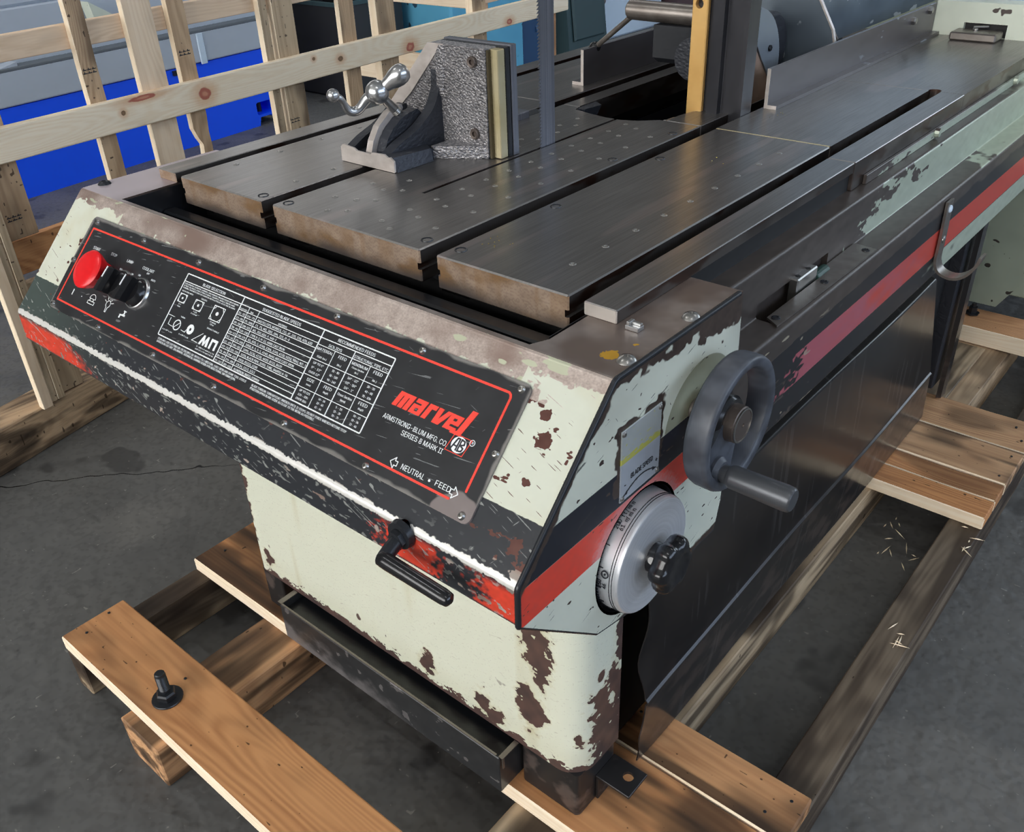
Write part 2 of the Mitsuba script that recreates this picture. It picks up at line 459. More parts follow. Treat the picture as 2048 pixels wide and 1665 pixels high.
mat('brass', tex(lambda x, y, z, n, uv: mix(rgb(190, 176, 134), rgb(206, 194, 160), fbm(x * 60, y * 60, z * 40, 2))), 0.38, 0.75)
mat('olive_metal', rgb(70, 62, 44), 0.4, 0.4)
mat('cap_brown', rgb(96, 86, 80), 0.4, 0.6)
mat('rust_bolt', rgb(112, 86, 70), 0.4, 0.7)
mat('black_steel', rgb(38, 40, 44), 0.32, 0.3)
mat('pit_black', rgb(24, 25, 28), 0.28, 0.0, 0.6)
mat('black_gap', rgb(16, 16, 17), 0.6)
mat('handwheel_grey', tex(lambda x, y, z, n, uv: mix(rgb(58, 61, 68), rgb(76, 80, 88), smoothstep(0.3, 0.7, fbm(x * 60, y * 60, z * 60, 3)))), 0.42, 0.0, 0.5)
mat('grip_grey', rgb(82, 84, 88), 0.33, 0.5)
mat('black_plastic', rgb(22, 22, 24), 0.18, 0.0, 0.6)
mat('red_plastic', rgb(216, 22, 28), 0.28, 0.0, 0.5)
mat('white_print', rgb(226, 228, 228), 0.5)
mat('red_print', rgb(232, 66, 52), 0.5)
mat('black_print', rgb(30, 32, 38), 0.5)


def panel_color(x, y, z, n, uv):
    k = fbm(x * 40, y * 40, z * 40, 3)
    v = (y + 0.0673) * -0.7044 + (z + 0.0109) * -0.7098
    c = mix(rgb(38, 38, 40), rgb(54, 55, 57), k)
    c = mix(c, rgb(136, 138, 140), strokes(x, v, 3.3, 0.90) * 0.6)
    s2 = noise(x * 26 - v * 120 + 5, v * 420 + x * 190, 9.3)
    c = mix(c, rgb(150, 150, 150), smoothstep(0.90, 0.93, s2) * 0.6)
    e = dr.minimum(dr.minimum(x + 0.5555, 0.0345 - x), dr.minimum(v - 0.0232, 0.1282 - v))
    c = mix(c, rgb(140, 136, 132), smoothstep(0.0025, 0.0, e - (k - 0.5) * 0.008) * 0.75)
    corner = dr.sqrt(dr.square(x - 0.020) + dr.square(v - 0.128))
    c = mix(c, rgb(128, 118, 116), smoothstep(0.020, 0.018, corner + (k - 0.5) * 0.022))
    return c


mat('panel_black', tex(panel_color), 0.33, 0.25, 0.5)


def skirt_color(x, y, z, n, uv):
    k = fbm(x * 20, y * 20, z * 8, 3)
    c = mix(rgb(26, 26, 28), rgb(40, 38, 37), k)
    low = smoothstep(-0.46, -0.56, z + (k - 0.5) * 0.08)
    c = mix(c, rgb(58, 50, 47), low * smoothstep(0.4, 0.7, fbm(x * 40, y * 30, z * 40, 3)))
    drip = smoothstep(0.72, 0.8, noise(y * 160, z * 9, 3.0)) * smoothstep(0.5, 0.7, noise(y * 30, z * 14, 8.0))
    return mix(c, rgb(80, 78, 78), drip * 0.22)


mat('skirt_black', tex(skirt_color), 0.20, 0.0, 0.4, two=True)


def tray_color(x, y, z, n, uv):
    k = fbm(x * 50, y * 50, z * 50, 4)
    c = mix(rgb(42, 43, 45), rgb(56, 57, 58), k)
    w = smoothstep(-0.59, -0.625, z + smoothstep(-0.2, -0.45, x) * -0.012 + (k - 0.5) * 0.06) * smoothstep(-0.18, -0.3, x)
    return mix(c, rgb(122, 118, 118), dr.clip(w * 0.8 + smoothstep(0.70, 0.73, k) * 0.6, 0, 1))


mat('tray_black', tex(tray_color), 0.3, 0.3, 0.5)
mat('foot_black', tex(lambda x, y, z, n, uv: mix(rgb(44, 43, 44), rgb(92, 82, 78), smoothstep(0.5, 0.7, fbm(x * 40, y * 40, z * 40, 4)))), 0.35, 0.4)
mat('yellow_paint', tex(lambda x, y, z, n, uv: mix(mix(rgb(212, 174, 112), rgb(192, 144, 76), fbm(x * 20, y * 20, z * 12, 3)), rgb(226, 216, 190), smoothstep(0.70, 0.73, fbm(x * 60, y * 60, z * 30, 3)))), 0.3, 0.1)
mat('channel_steel', tex(lambda x, y, z, n, uv: mix(rgb(46, 46, 50), rgb(70, 70, 74), fbm(x * 40, y * 40, z * 10, 3))), 0.25, 0.5)
mat('angle_steel', tex(lambda x, y, z, n, uv: mix(mix(rgb(84, 80, 80), rgb(104, 100, 102), fbm(x * 30, y * 14, z * 40, 3)), rgb(150, 156, 164), smoothstep(0.66, 0.72, fbm(x * 40, y * 22, z * 60, 4)) * smoothstep(0.8, 0.95, y))), 0.34, 0.55)
mat('cream_plate', tex(lambda x, y, z, n, uv: mix(mix(rgb(206, 212, 196), rgb(190, 196, 180), fbm(x * 20, y * 20, z * 20, 3)), rgb(66, 56, 50), smoothstep(0.77, 0.79, fbm(x * 50, y * 50, z * 50, 3)))), 0.45)
mat('leg_cream', tex(lambda x, y, z, n, uv: mix(mix(rgb(150, 160, 144), rgb(134, 144, 130), fbm(x * 14, y * 14, z * 14, 3)), rgb(50, 46, 42), smoothstep(0.745, 0.76, fbm(x * 40, y * 40, z * 40, 3)))), 0.5)
mat('sheet_blue_grey', tex(lambda x, y, z, n, uv: mix(mix(rgb(118, 130, 140), rgb(88, 98, 108), fbm(x * 14, y * 14, z * 14, 3)), rgb(190, 196, 200), smoothstep(0.70, 0.74, fbm(x * 50, y * 26, z * 50, 3)))), 0.32, 0.4, two=True)
mat('gear_grey', rgb(134, 142, 150), 0.35, 0.4)
mat('gear_rust', tex(lambda x, y, z, n, uv: mix(rgb(186, 156, 134), rgb(156, 128, 110), fbm(x * 40, y * 40, z * 40, 3))), 0.5, 0.3)


# wood: uv.x = number of the board, uv.y = direction of its grain (0 x, 1 y, 2 z) + 0.9 * age (0 fresh, 0.33 orange, 0.66 weathered, 1 greasy)
def wood_parts(x, y, z, uv):
    d = dr.floor(uv.y)
    a = sel(d < 0.5, x, sel(d < 1.5, y, z))
    b = sel(d < 0.5, y, sel(d < 1.5, x, y))
    c = sel(d > 1.5, x, z)
    return d, a, b, c


def ramp(t, cols):
    out = mi.Color3f(cols[0])
    for k in range(1, len(cols)):
        out = mix(out, cols[k], dr.clip(t * (len(cols) - 1) - (k - 1), 0, 1))
    return out


def wood_color(x, y, z, n, uv):
    d, a, b, c = wood_parts(x, y, z, uv)
    tone = (uv.y - d) / 0.9
    i = uv.x
    w = fbm(a * 1.6 + i * 5.1, b * 15 + i * 3.7, c * 15, 2)
    ring = 0.5 + 0.5 * dr.sin(w * 120 + noise(a * 30, b * 60, i) * 1.5)
    ring *= 0.35 + 0.65 * noise(a * 5 + i, b * 30, c * 30 + 4)
    fibre = noise(a * 14 + i, b * 420, c * 420)
    fresh_edge = sel(((d < 0.5) & (n.y < -0.6)) | ((d > 1.5) & (n.y < -0.6)), 1.0, 0.0)
    tone = sel((fresh_edge > 0.5) & (tone < 0.9), 0.03, tone)
    light = ramp(tone, [rgb(244, 230, 204), rgb(196, 138, 88), rgb(190, 168, 138), rgb(84, 74, 64)])
    dark = ramp(tone, [rgb(234, 212, 178), rgb(160, 102, 60), rgb(154, 130, 102), rgb(56, 48, 42)])
    col = mix(light, dark, dr.clip(ring * 0.75 + (fibre - 0.5) * 0.5, 0, 1))
    big = fbm(a * 7 + i * 1.7, b * 13, c * 13 + i, 3)
    dirt = ramp(tone, [(0.03, 0, 0), (0.45, 0, 0), (0.75, 0, 0), (0.9, 0, 0)]).x
    col = mix(col, rgb(58, 42, 30), smoothstep(0.54, 0.74, big) * dirt * (1 - fresh_edge))
    spot = smoothstep(0.885, 0.91, noise(a * 130 + i, b * 200, c * 50)) * sel(tone > 0.2, 0.8, 0.0) * (1 - fresh_edge)
    grease = sel(uv.x - dr.floor(uv.x) > 0.5, 1.0, 0.0)
    streak = fbm(a * 4 + i * 2.3, b * 46, c * 46 + i, 3)
    col = mix(col, rgb(50, 38, 28), smoothstep(0.40, 0.66, streak) * grease * 0.8 * (1 - fresh_edge))
    col = mix(col, rgb(44, 34, 27), smoothstep(0.50, 0.62, big) * grease * 0.7 * (1 - fresh_edge))
    return mix(col, rgb(46, 30, 20), spot)


mat('wood', tex(wood_color), 0.62, 0.0, 0.35)
KNOTS = []          # (y, z, radius y, radius z, kind) on the pale board of the crate, filled below


def pine_color(x, y, z, n, uv):
    c = wood_color(x, y, z, n, uv)
    j = noise(y * 160, z * 160, 2.0) - 0.5
    for (ky, kz, ry, rz, red) in KNOTS:
        dd = dr.sqrt(dr.square((y - ky) / ry) + dr.square((z - kz) / rz)) + j * 0.25
        halo = smoothstep(3.2, 0.9, dd) * 0.6
        c = mix(c, rgb(206, 156, 110), halo)
        c = mix(c, rgb(168, 86, 72) if red else rgb(112, 84, 60), smoothstep(1.12, 0.85, dd) * 0.9)
        c = mix(c, rgb(206, 150, 120) if red else rgb(140, 108, 80), smoothstep(0.6, 0.25, dd) * 0.7)
    return c


def floor_color(x, y, z, n, uv):
    k = fbm(x * 2.2, y * 2.2, 0.5, 4)
    s = fbm(x * 30, y * 30, 0.7, 3)
    c = mix(mix(rgb(84, 84, 82), rgb(102, 101, 98), k), rgb(74, 74, 74), s * 0.6)
    c = mix(c, rgb(112, 110, 106), smoothstep(0.6, 0.75, fbm(x * 3 + 9, y * 3, 2.0, 4)) * 0.5)
    c = mix(c, rgb(58, 57, 56), smoothstep(0.5, 0.8, noise(x * 160, y * 160, 2.0)) * 0.18)
    c = mix(c, rgb(44, 43, 43), smoothstep(0.66, 0.74, fbm(x * 9 + 3, y * 9 + 1, 4.0, 4)) * 0.6)
    c = mix(c, rgb(130, 128, 122), smoothstep(0.955, 0.975, noise(x * 140, y * 140, 1.0)) * 0.7)
    # a crack and a few flakes of red paint
    wob = (fbm(x * 18, y * 18, 3.0, 3) - 0.5) * 0.05
    yc = -0.085 + (x + 1.303) * 1.06 + wob
    c = mix(c, rgb(18, 18, 18), smoothstep(0.0028, 0.0012, dr.abs(y - yc)) * smoothstep(-1.62, -1.5, x) * smoothstep(-0.95, -1.05, x))
    red = near(x, y, 0.0, [(-0.50, 0.11, 0, 0.014, 1), (-0.485, 0.115, 0, 0.007, 1), (-0.43, 0.07, 0, 0.006, 1), (-0.86, -0.42, 0, 0.012, 1), (-0.84, -0.42, 0, 0.006, 1)])
    return mix(c, rgb(176, 62, 46), smoothstep(1.0, 0.8, red + (s - 0.5) * 2.4))


mat('floor_concrete', tex(floor_color), 0.55, 0.0, 0.4, bump=tex(lambda x, y, z, n, uv: fbm(x * 60, y * 60, 0.3, 3), 2e-3), bscale=0.004)
mat('blue_paint', rgb(8, 84, 250), 0.4)
mat('grey_paint', rgb(172, 180, 190), 0.45)
mat('dark_grey_paint', rgb(92, 98, 104), 0.5)
mat('green_paint', rgb(34, 62, 56), 0.45)
mat('pale_green_paint', rgb(104, 124, 118), 0.45)
mat('cyan_paint', tex(lambda x, y, z, n, uv: mix(mix(rgb(96, 172, 202), rgb(78, 150, 186), fbm(x * 6, y * 6, z * 6, 3)), rgb(40, 70, 90), smoothstep(0.70, 0.73, fbm(x * 20, y * 20, z * 20, 3)))), 0.5)
mat('navy_paint', rgb(40, 72, 108), 0.45)
mat('teal_paint', rgb(52, 72, 76), 0.4)
mat('white_paint', rgb(196, 212, 226), 0.4)
mat('maroon_paint', rgb(74, 56, 60), 0.5)
mat('shop_dark', rgb(40, 40, 42), 0.5)
mat('wall_paint', rgb(140, 139, 136), 0.7)
mat('ceiling_paint', rgb(150, 150, 148), 0.8)
mat('frame_metal', rgb(110, 112, 114), 0.5)
mat('grime', rgb(38, 30, 26), 0.5)
mat('gold_chip', rgb(220, 190, 90), 0.3, 0.9)

# ================================================================== the hall
F = -ZT


def struct(key, mesh, bsdf, parent=None, **more):
    k = obj(key, mesh, bsdf, parent, **more)
    if parent is None:
        put(k, kind='structure')
    return k


struct('floor', box(-8, 6, -6, 9, F - 0.1, F), 'floor_concrete')
struct('ceiling', box(-8, 6, -6, 9, F + 5.0, F + 5.1), 'ceiling_paint')
struct('wall_back', box(-8, 6, 9, 9.1, F, F + 5.0), 'wall_paint')
struct('wall_front', box(-8, 6, -6.1, -6, F, F + 5.0), 'wall_paint')
struct('wall_left', box(-8.1, -8, -6.1, 9.1, F, F + 5.0), 'wall_paint')
struct('wall_right', box(6, 6.1, -6.1, 9.1, F, F + 5.0), 'wall_paint')


def window(n, axis, at, sgn, a0, a1, z0, z1, light):
    """A window of frosted panes that the daylight makes glow; axis is the wall's normal, sgn points into the hall."""
    w = f'window_{n}'
    bars = 4
    t0, t1 = (at, at + sgn * 0.05) if sgn > 0 else (at + sgn * 0.05, at)

    def b(p, q, r, s, lo, hi):
        return box(lo, hi, p, q, r, s) if axis == 'x' else box(p, q, lo, hi, r, s)
    fr = [b(a0 - 0.08, a1 + 0.08, z0 - 0.08, z0, t0, t1), b(a0 - 0.08, a1 + 0.08, z1, z1 + 0.08, t0, t1)]
    for k in range(bars + 1):
        c = a0 + (a1 - a0) * k / bars
        fr.append(b(c - 0.04, c + 0.04, z0, z1, t0, t1))
    obj('frame', fr, 'frame_metal', w)
    p = at + sgn * 0.02
    q = [[a0, z0], [a1, z0], [a1, z1], [a0, z1]]
    v = np.array([[p, u, z] if axis == 'x' else [u, p, z] for u, z in q])
    f = np.array([[0, 1, 2], [0, 2, 3]])
    nrm = np.cross(v[1] - v[0], v[2] - v[0])[0 if axis == 'x' else 1]
    if nrm * sgn < 0:
        f = f[:, ::-1]
    obj('pane', trimesh.Trimesh(v, f, process=False), 'frame_metal', w, emitter={'type': 'area', 'radiance': {'type': 'rgb', 'value': list(light)}})
    put(w, kind='structure')


window(1, 'y', -6, 1, -4.5, 3.0, F + 0.9, F + 4.2, LIGHT_FRONT)
window(2, 'x', 6, -1, -3.0, 7.0, F + 1.6, F + 4.2, LIGHT_RIGHT)
window(3, 'x', -8, 1, 1.0, 7.5, F + 2.2, F + 4.4, LIGHT_LEFT)
window(4, 'y', 9, -1, 1.2, 5.0, F + 1.6, F + 4.2, LIGHT_BACK)
for n_, (lx, ly) in enumerate([(-2.6, -1.5), (1.6, -1.5), (-2.6, 3.0), (1.6, 3.0)]):
    L = thing('ceiling_lamp', 'long white fluorescent lamp hanging from the ceiling, ' + ('nearest the front window on the left', 'nearest the front window on the right', 'deep in the hall on the left', 'deep in the hall on the right')[n_], 'lamp', 'ceiling lamps of the hall')
    obj('housing', box(lx - 0.7, lx + 0.7, ly - 0.1, ly + 0.1, F + 4.62, F + 4.72, 0.01), 'white_paint', L)
    obj('tube', rod((lx - 0.68, ly, F + 4.58), (lx + 0.68, ly, F + 4.58), 0.02), 'white_paint', L, emitter={'type': 'area', 'radiance': {'type': 'rgb', 'value': [6 * a for a in LIGHT_LAMP]}})
    for s in (-0.5, 0.5):
        obj('rod', rod((lx + s, ly, F + 4.71), (lx + s, ly, F + 5.0), 0.008, 8), 'frame_metal', L)

# ================================================================== the saw
SAW = thing('band_saw', 'vertical band saw with slotted black worktable and black control panel on worn cream base', 'band saw')
XL, XR = -0.6087, 0.0897
BEND, NOSE = np.array([-0.0673, -0.0109]), np.array([-0.1721, -0.1165])
PD = (NOSE - BEND) / np.linalg.norm(NOSE - BEND)          # down the panel, in (y, z)
PN = np.array([PD[1], -PD[0]])                            # out of it
DOWN, OUT, RIGHT = np.array([0, PD[0], PD[1]]), np.array([0, PN[0], PN[1]]), np.array([1.0, 0, 0])


def pan(x, v, h=0.0):
    """A point of the sloping panel: x, distance v below its upper bend, height h above it."""
    return np.array([x, BEND[0] + PD[0] * v + PN[0] * h, BEND[1] + PD[1] * v + PN[1] * h])


# console: bent sheet housing with an open pit behind its front
prof = [(0.104, -0.0109), tuple(BEND), tuple(NOSE), (-0.1728, -0.1495), (-0.083, -0.2285), (-0.038, -0.240), (0.097, -0.243), (0.104, -0.213), (0.107, -0.06)]
pp = fillet(prof, [0, 0.007, 0.006, 0.002, 0, 0, 0, 0, 0])
body = manifold(prism(pp, 'x', XL, XR))
pit = prism([(-0.535, -0.0615), (0.012, -0.0615), (0.0185, -0.047), (0.0185, 0.005), (0.0135, 0.006), (0.0135, 0.3), (-0.535, 0.3)], 'z', -0.2, 0.05)
leverhole = cyl_m((-0.0155, -0.19, -0.1215), (-0.0155, -0.14, -0.1215), 0.0085, 24)
dialhole = cyl_m((XR - 0.02, -0.031, -0.178), (XR + 0.02, -0.031, -0.178), 0.056, 48)
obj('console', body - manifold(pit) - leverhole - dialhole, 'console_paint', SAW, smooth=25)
obj('pit_liner', [box(-0.5345, 0.013, -0.061, 0.04, -0.19, -0.185), box(-0.534, 0.013, -0.0612, -0.0600, -0.19, -0.015), box(-0.534, -0.533, -0.06, 0.04, -0.19, -0.0125), box(0.0128, 0.0134, -0.04, 0.04, -0.19, -0.0135)], 'pit_black', SAW)
obj('cross_bar', box(-0.533, 0.013, -0.022, -0.006, -0.085, -0.034, 0.002), 'pit_black', SAW)
for bx in (-0.475, -0.335, -0.19, -0.168, -0.05):
    obj('bar_bolt', lathe([(0, 0.005), (0.003, 0.005), (0.0055, 0.003), (0.0055, 0), (0, 0)], (bx, -0.022, -0.052), (0, -1, 0), 12), 'black_steel', SAW, smooth=30)
obj('dial_recess', lathe([(0.0555, 0.0), (0.0555, -0.018), (0, -0.018), (0, -0.0175), (0.054, -0.0175), (0.054, 0)], (XR - 0.0005, -0.031, -0.178), (1, 0, 0), 48), 'pit_black', SAW)
# black weld bead along the edge of the right side
edge = [(XR - 0.001, *p) for p in [(0.10, -0.0115)] + [tuple(q) for q in pp if q[0] < -0.06 and q[1] > -0.1496] + [(-0.1724, -0.1495)]]
obj('edge_bead', tube(np.array(edge), 0.0022, 8), 'black_steel', SAW, smooth=True)
obj('lower_seam', tube(np.array([(XR - 0.001, -0.1724, -0.15), (XR - 0.001, -0.083, -0.2285), (XR - 0.001, -0.038, -0.24), (XR - 0.001, 0.0, -0.2413), (XR - 0.001, 0.097, -0.243)]), 0.0013, 6), 'black_steel', SAW)
for (bx, by, m_) in ((0.080, -0.041, 'steel'), (0.081, 0.041, 'steel'), (-0.600, -0.045, 'black_steel')):
    obj('cover_screw', lathe([(0, 0.0022), (0.002, 0.0022), (0.0022, 0.0038), (0.0055, 0.0026), (0.0072, 0), (0, 0)], (bx, by, -0.0109), (0, 0, 1), 20), m_, SAW, smooth=40)

# control panel plate
PL = obj('control_plate', moved(extrude(sbox(-0.5555, -0.1282, 0.0345, -0.0232).buffer(-0.006).buffer(0.006), 0.0018), frame(pan(0, 0, 0), RIGHT, -DOWN)), 'panel_black', SAW, label='black control plate with red border, printed tables and switches')


def flat(poly, h0=0.0018, t=0.0003):
    """A flat print on the plate; poly in (x, -v)."""
    return moved(extrude(poly, t), frame(pan(0, 0, h0), RIGHT, -DOWN))


def seg(x0, v0, x1, v1, w=0.0009):
    return LineString([(x0, -v0), (x1, -v1)]).buffer(w / 2, cap_style=3)


def ptext(s, h, x, v, width=None, center=False, bold=False):
    return text(s, h, pan(x, v, 0.0018), RIGHT, -DOWN, width, 0.0003, bold, center)


W_ = 0.0011
RB = 0.00095
border = union_all([LineString([(-0.5462, -0.0358), (0.0185, -0.0333)]).buffer(RB), LineString([(-0.5462, -0.0358), (-0.5462, -0.1178)]).buffer(RB), LineString([(-0.5462, -0.1178), (0.0105, -0.1172)]).buffer(RB),
                    LineString([(0.0215, -0.0365), (0.0215, -0.1075)]).buffer(RB), LineString([(0.0185, -0.0333), (0.0205, -0.0345), (0.0215, -0.0365)]).buffer(RB)])
obj('border', flat(border, 0.0018, 0.0004), 'red_print', PL)
# maker's name in slanted letters
mk = []


def slant(pts):
    return Polygon([(-0.0735 + x + 0.32 * y, -0.0742 + y) for x, y in pts])


hgt = 0.0122
for k in range(3):
    mk.append(slant([(0.0056 * k, 0), (0.0056 * k + 0.0046, 0), (0.0056 * k + 0.0046, hgt), (0.0056 * k, hgt)]))
mk.append(slant([(0, hgt - 0.003), (0.0158, hgt - 0.003), (0.0158, hgt), (0, hgt)]))
a_ = slant([(0.0172, 0), (0.0285, 0), (0.0285, hgt), (0.0178, hgt), (0.0178, hgt - 0.0034), (0.0240, hgt - 0.0034), (0.0240, hgt - 0.0046), (0.0172, hgt - 0.0046)]).difference(slant([(0.0212, 0.0024), (0.0242, 0.0024), (0.0242, 0.0048), (0.0212, 0.0048)]))
mk.append(a_)
mk.append(slant([(0.0302, 0), (0.0346, 0), (0.0346, hgt - 0.0036), (0.0385, hgt - 0.0036), (0.0385, hgt), (0.0302, hgt)]))
mk.append(slant([(0.0395, hgt), (0.0440, hgt), (0.0448, 0.0042), (0.0480, hgt), (0.0525, hgt), (0.0476, 0), (0.0412, 0)]))
mk.append(slant([(0.0520, 0), (0.0635, 0), (0.0635, 0.0030), (0.0565, 0.0030), (0.0565, 0.0046), (0.0635, 0.0046), (0.0635, hgt), (0.0520, hgt)]).difference(slant([(0.0563, 0.0074), (0.0594, 0.0074), (0.0594, hgt - 0.0029), (0.0563, hgt - 0.0029)])))
mk.append(slant([(0.0650, -0.0012), (0.0702, -0.0012), (0.0702, hgt + 0.0072), (0.0650, hgt + 0.0072)]))
mk.append(slant([(0.0600, -0.0012), (0.0660, -0.0012), (0.0660, 0.0016), (0.0600, 0.0016)]))
obj('maker_name', flat(union_all(mk).buffer(-0.0002).buffer(0.0002), 0.0018, 0.0005), 'red_print', PL, label='red slanted lettering')
bxp = Polygon([(-0.0085, -0.0742), (0.0082, -0.0742), (0.0055, -0.0878), (-0.0112, -0.0878)])
obj('emblem_frame', flat(bxp.difference(bxp.buffer(-0.0006))), 'red_print', PL)
obj('emblem', flat(affinity.scale(Point(-0.0013, -0.0809).buffer(1), 0.0066, 0.0060)), 'white_print', PL)
ab = [flat(union_all([LineString([(-0.0064, -0.0848), (-0.0036, -0.0766), (-0.0016, -0.0766), (-0.0020, -0.0850)]).buffer(0.00055), LineString([(-0.0052, -0.0822), (-0.0022, -0.0822)]).buffer(0.0005),
                      LineString([(0.0000, -0.0765), (-0.0004, -0.0852)]).buffer(0.00055), LineString([(0.0000, -0.0766), (0.0030, -0.0772), (0.0034, -0.0796), (0.0002, -0.0808), (0.0036, -0.0822), (0.0028, -0.0846), (-0.0002, -0.0851)]).buffer(0.00055)]), 0.0021, 0.0003)]
obj('emblem_letters', ab, 'black_print', PL)

wt = []
# switch captions
for s, x, v, h in (('START', -0.5300, 0.0555, 0.0030), ('STOP', -0.4958, 0.0545, 0.0030), ('LAMP', -0.4655, 0.0545, 0.0030), ('COOLANT', -0.4363, 0.0548, 0.0030), ('OFF', -0.4702, 0.0645, 0.0019), ('ON', -0.4490, 0.0644, 0.0019), ('ON', -0.4372, 0.0626, 0.0019),
                   ('OFF', -0.4262, 0.0578, 0.0019), ('AUTO', -0.4150, 0.0620, 0.0019)):
    wt.append(ptext(s, h, x, v))
wt.append(flat(sbox(-0.5266, -0.1075, -0.5252, -0.1010)))
wt.append(flat(Point(-0.5080, -0.1046).buffer(0.0006)))
dome = affinity.scale(Point(-0.4885, -0.1022).buffer(1), 0.0052, 0.0048).intersection(sbox(-0.5, -0.1022, -0.4, -0.09))
wt.append(flat(union_all([dome.boundary.buffer(0.00035), sbox(-0.4925, -0.1050, -0.4915, -0.1022), sbox(-0.4865, -0.1050, -0.4855, -0.1022), sbox(-0.4944, -0.1078, -0.4826, -0.1048).boundary.buffer(0.00035)])))
bulb = union_all([Point(-0.4600, -0.1000).buffer(0.0036).boundary.buffer(0.00035).difference(sbox(-0.4618, -0.106, -0.4582, -0.1028)), LineString([(-0.4615, -0.1030), (-0.4608, -0.1082), (-0.4592, -0.1082), (-0.4585, -0.1030)]).buffer(0.00035)] +
                 [LineString([(-0.46 + 0.0050 * math.cos(w), -0.1 + 0.0050 * math.sin(w)), (-0.46 + 0.0082 * math.cos(w), -0.1 + 0.0082 * math.sin(w))]).buffer(0.00035) for w in np.radians([20, 55, 90, 125, 160])])
wt.append(flat(bulb))
wt.append(flat(union_all([sbox(-0.4312, -0.1044, -0.4262, -0.1024), sbox(-0.4296, -0.1026, -0.4278, -0.0996), sbox(-0.4310, -0.0998, -0.4264, -0.0986), sbox(-0.4340, -0.1044, -0.4310, -0.1030), sbox(-0.4352, -0.1072, -0.4332, -0.1032)])))
# the tables
x0, x1, x2, x3, t0, t1 = -0.3668, -0.2792, -0.1718, -0.0892, 0.0418, 0.1043
fr = union_all([Polygon([(x0, -t0), (x3, -t0), (x3, -t1), (x0, -t1)]).buffer(-0.001).buffer(0.001).boundary.buffer(W_ / 2), seg(x1, t0, x1, t1, W_), seg(x2, t0, x2, t1, W_), seg(x0, 0.0492, x3, 0.0482, 0.0008)])
rows = [0.0492 + (0.1043 - 0.0492) * k / 12 for k in range(1, 12)]
lines = [seg(x1, v, x2, v, 0.0006) for v in rows] + [seg(-0.2668, 0.0488, -0.2668, t1, 0.0006), seg(-0.2530, 0.0488, -0.2530, t1, 0.0006)]
xs = [x2, -0.1502, -0.1302, -0.1090, x3]
lines += [seg(x2, 0.0545, x3, 0.0545, 0.0006), seg(xs[2], 0.0488, xs[2], t1, 0.0009), seg(xs[1], 0.0545, xs[1], t1, 0.0006), seg(xs[3], 0.0545, xs[3], t1, 0.0006), seg(x2, 0.0668, x3, 0.0668, 0.0006), seg(x2, 0.0805, x3, 0.0805, 0.0006), seg(x2, 0.0915, x3, 0.0915, 0.0006)]
wt.append(flat(union_all([fr] + lines)))
wt += [ptext('BLADE SELECTION', 0.0028, -0.3400, 0.0475, 0.0345), ptext('SUGGESTED BLADE SPEEDS', 0.0028, -0.2510, 0.0472, 0.0515), ptext('RECOMMENDED FEEDS', 0.0028, -0.1530, 0.0468, 0.0435), ptext('MATERIAL', 0.0017, -0.2250, 0.0530), ptext('fpm', 0.0016, -0.2635, 0.0530), ptext('m/min', 0.0014, -0.2785, 0.0530, 0.010)]
for k, s in enumerate(['FOR GENERAL PURPOSE SAWING, USE MARVEL WELDED EDGE HIGH SPEED', 'STEEL BLADES. FOR STRUCTURAL SHAPES, ANGLE IRON AND', 'TUBING, WELDED EDGE OR CARBON WITH 6 PITCH. ALSO SEE BLADES']):
    wt.append(ptext(s, 0.0013, -0.3650, 0.0518 + 0.0021 * k, (0.083, 0.079, 0.081)[k]))
wt += [ptext('TEETH PER INCH', 0.0013, -0.3640, 0.0590, 0.018), ptext('SOLIDS', 0.0014, -0.3330, 0.0592, 0.009)]
for cx, cv, hw, hh, a, b in ((-0.3580, 0.0650, 0.0052, 0.0040, '5-7', '3 cm'), (-0.3325, 0.0655, 0.0062, 0.0046, '7 x 12', '6 x 12 cm'), (-0.3030, 0.0655, 0.0078, 0.0066, '12 and up', '12 cm')):
    r_ = sbox(cx - hw, -cv - hh, cx + hw, -cv + hh)
    q = [r_.boundary.buffer(0.0004), Point(cx, -cv).buffer(min(hw, hh) * 0.28)]
    for sx in (-1, 1):
        for sy in (-1, 1):
            q.append(LineString([(cx + sx * hw, -cv + sy * hh * 0.45), (cx + sx * hw * 0.55, -cv + sy * hh)]).buffer(0.0003))
    wt.append(flat(union_all(q)))
    wt += [ptext(a, 0.0014, cx, cv + hh + 0.0026, None, True), ptext(b, 0.0014, cx, cv + hh + 0.0048, None, True)]
ring1 = Point(-0.3475, -0.0895).buffer(0.0048).boundary.buffer(0.0005)
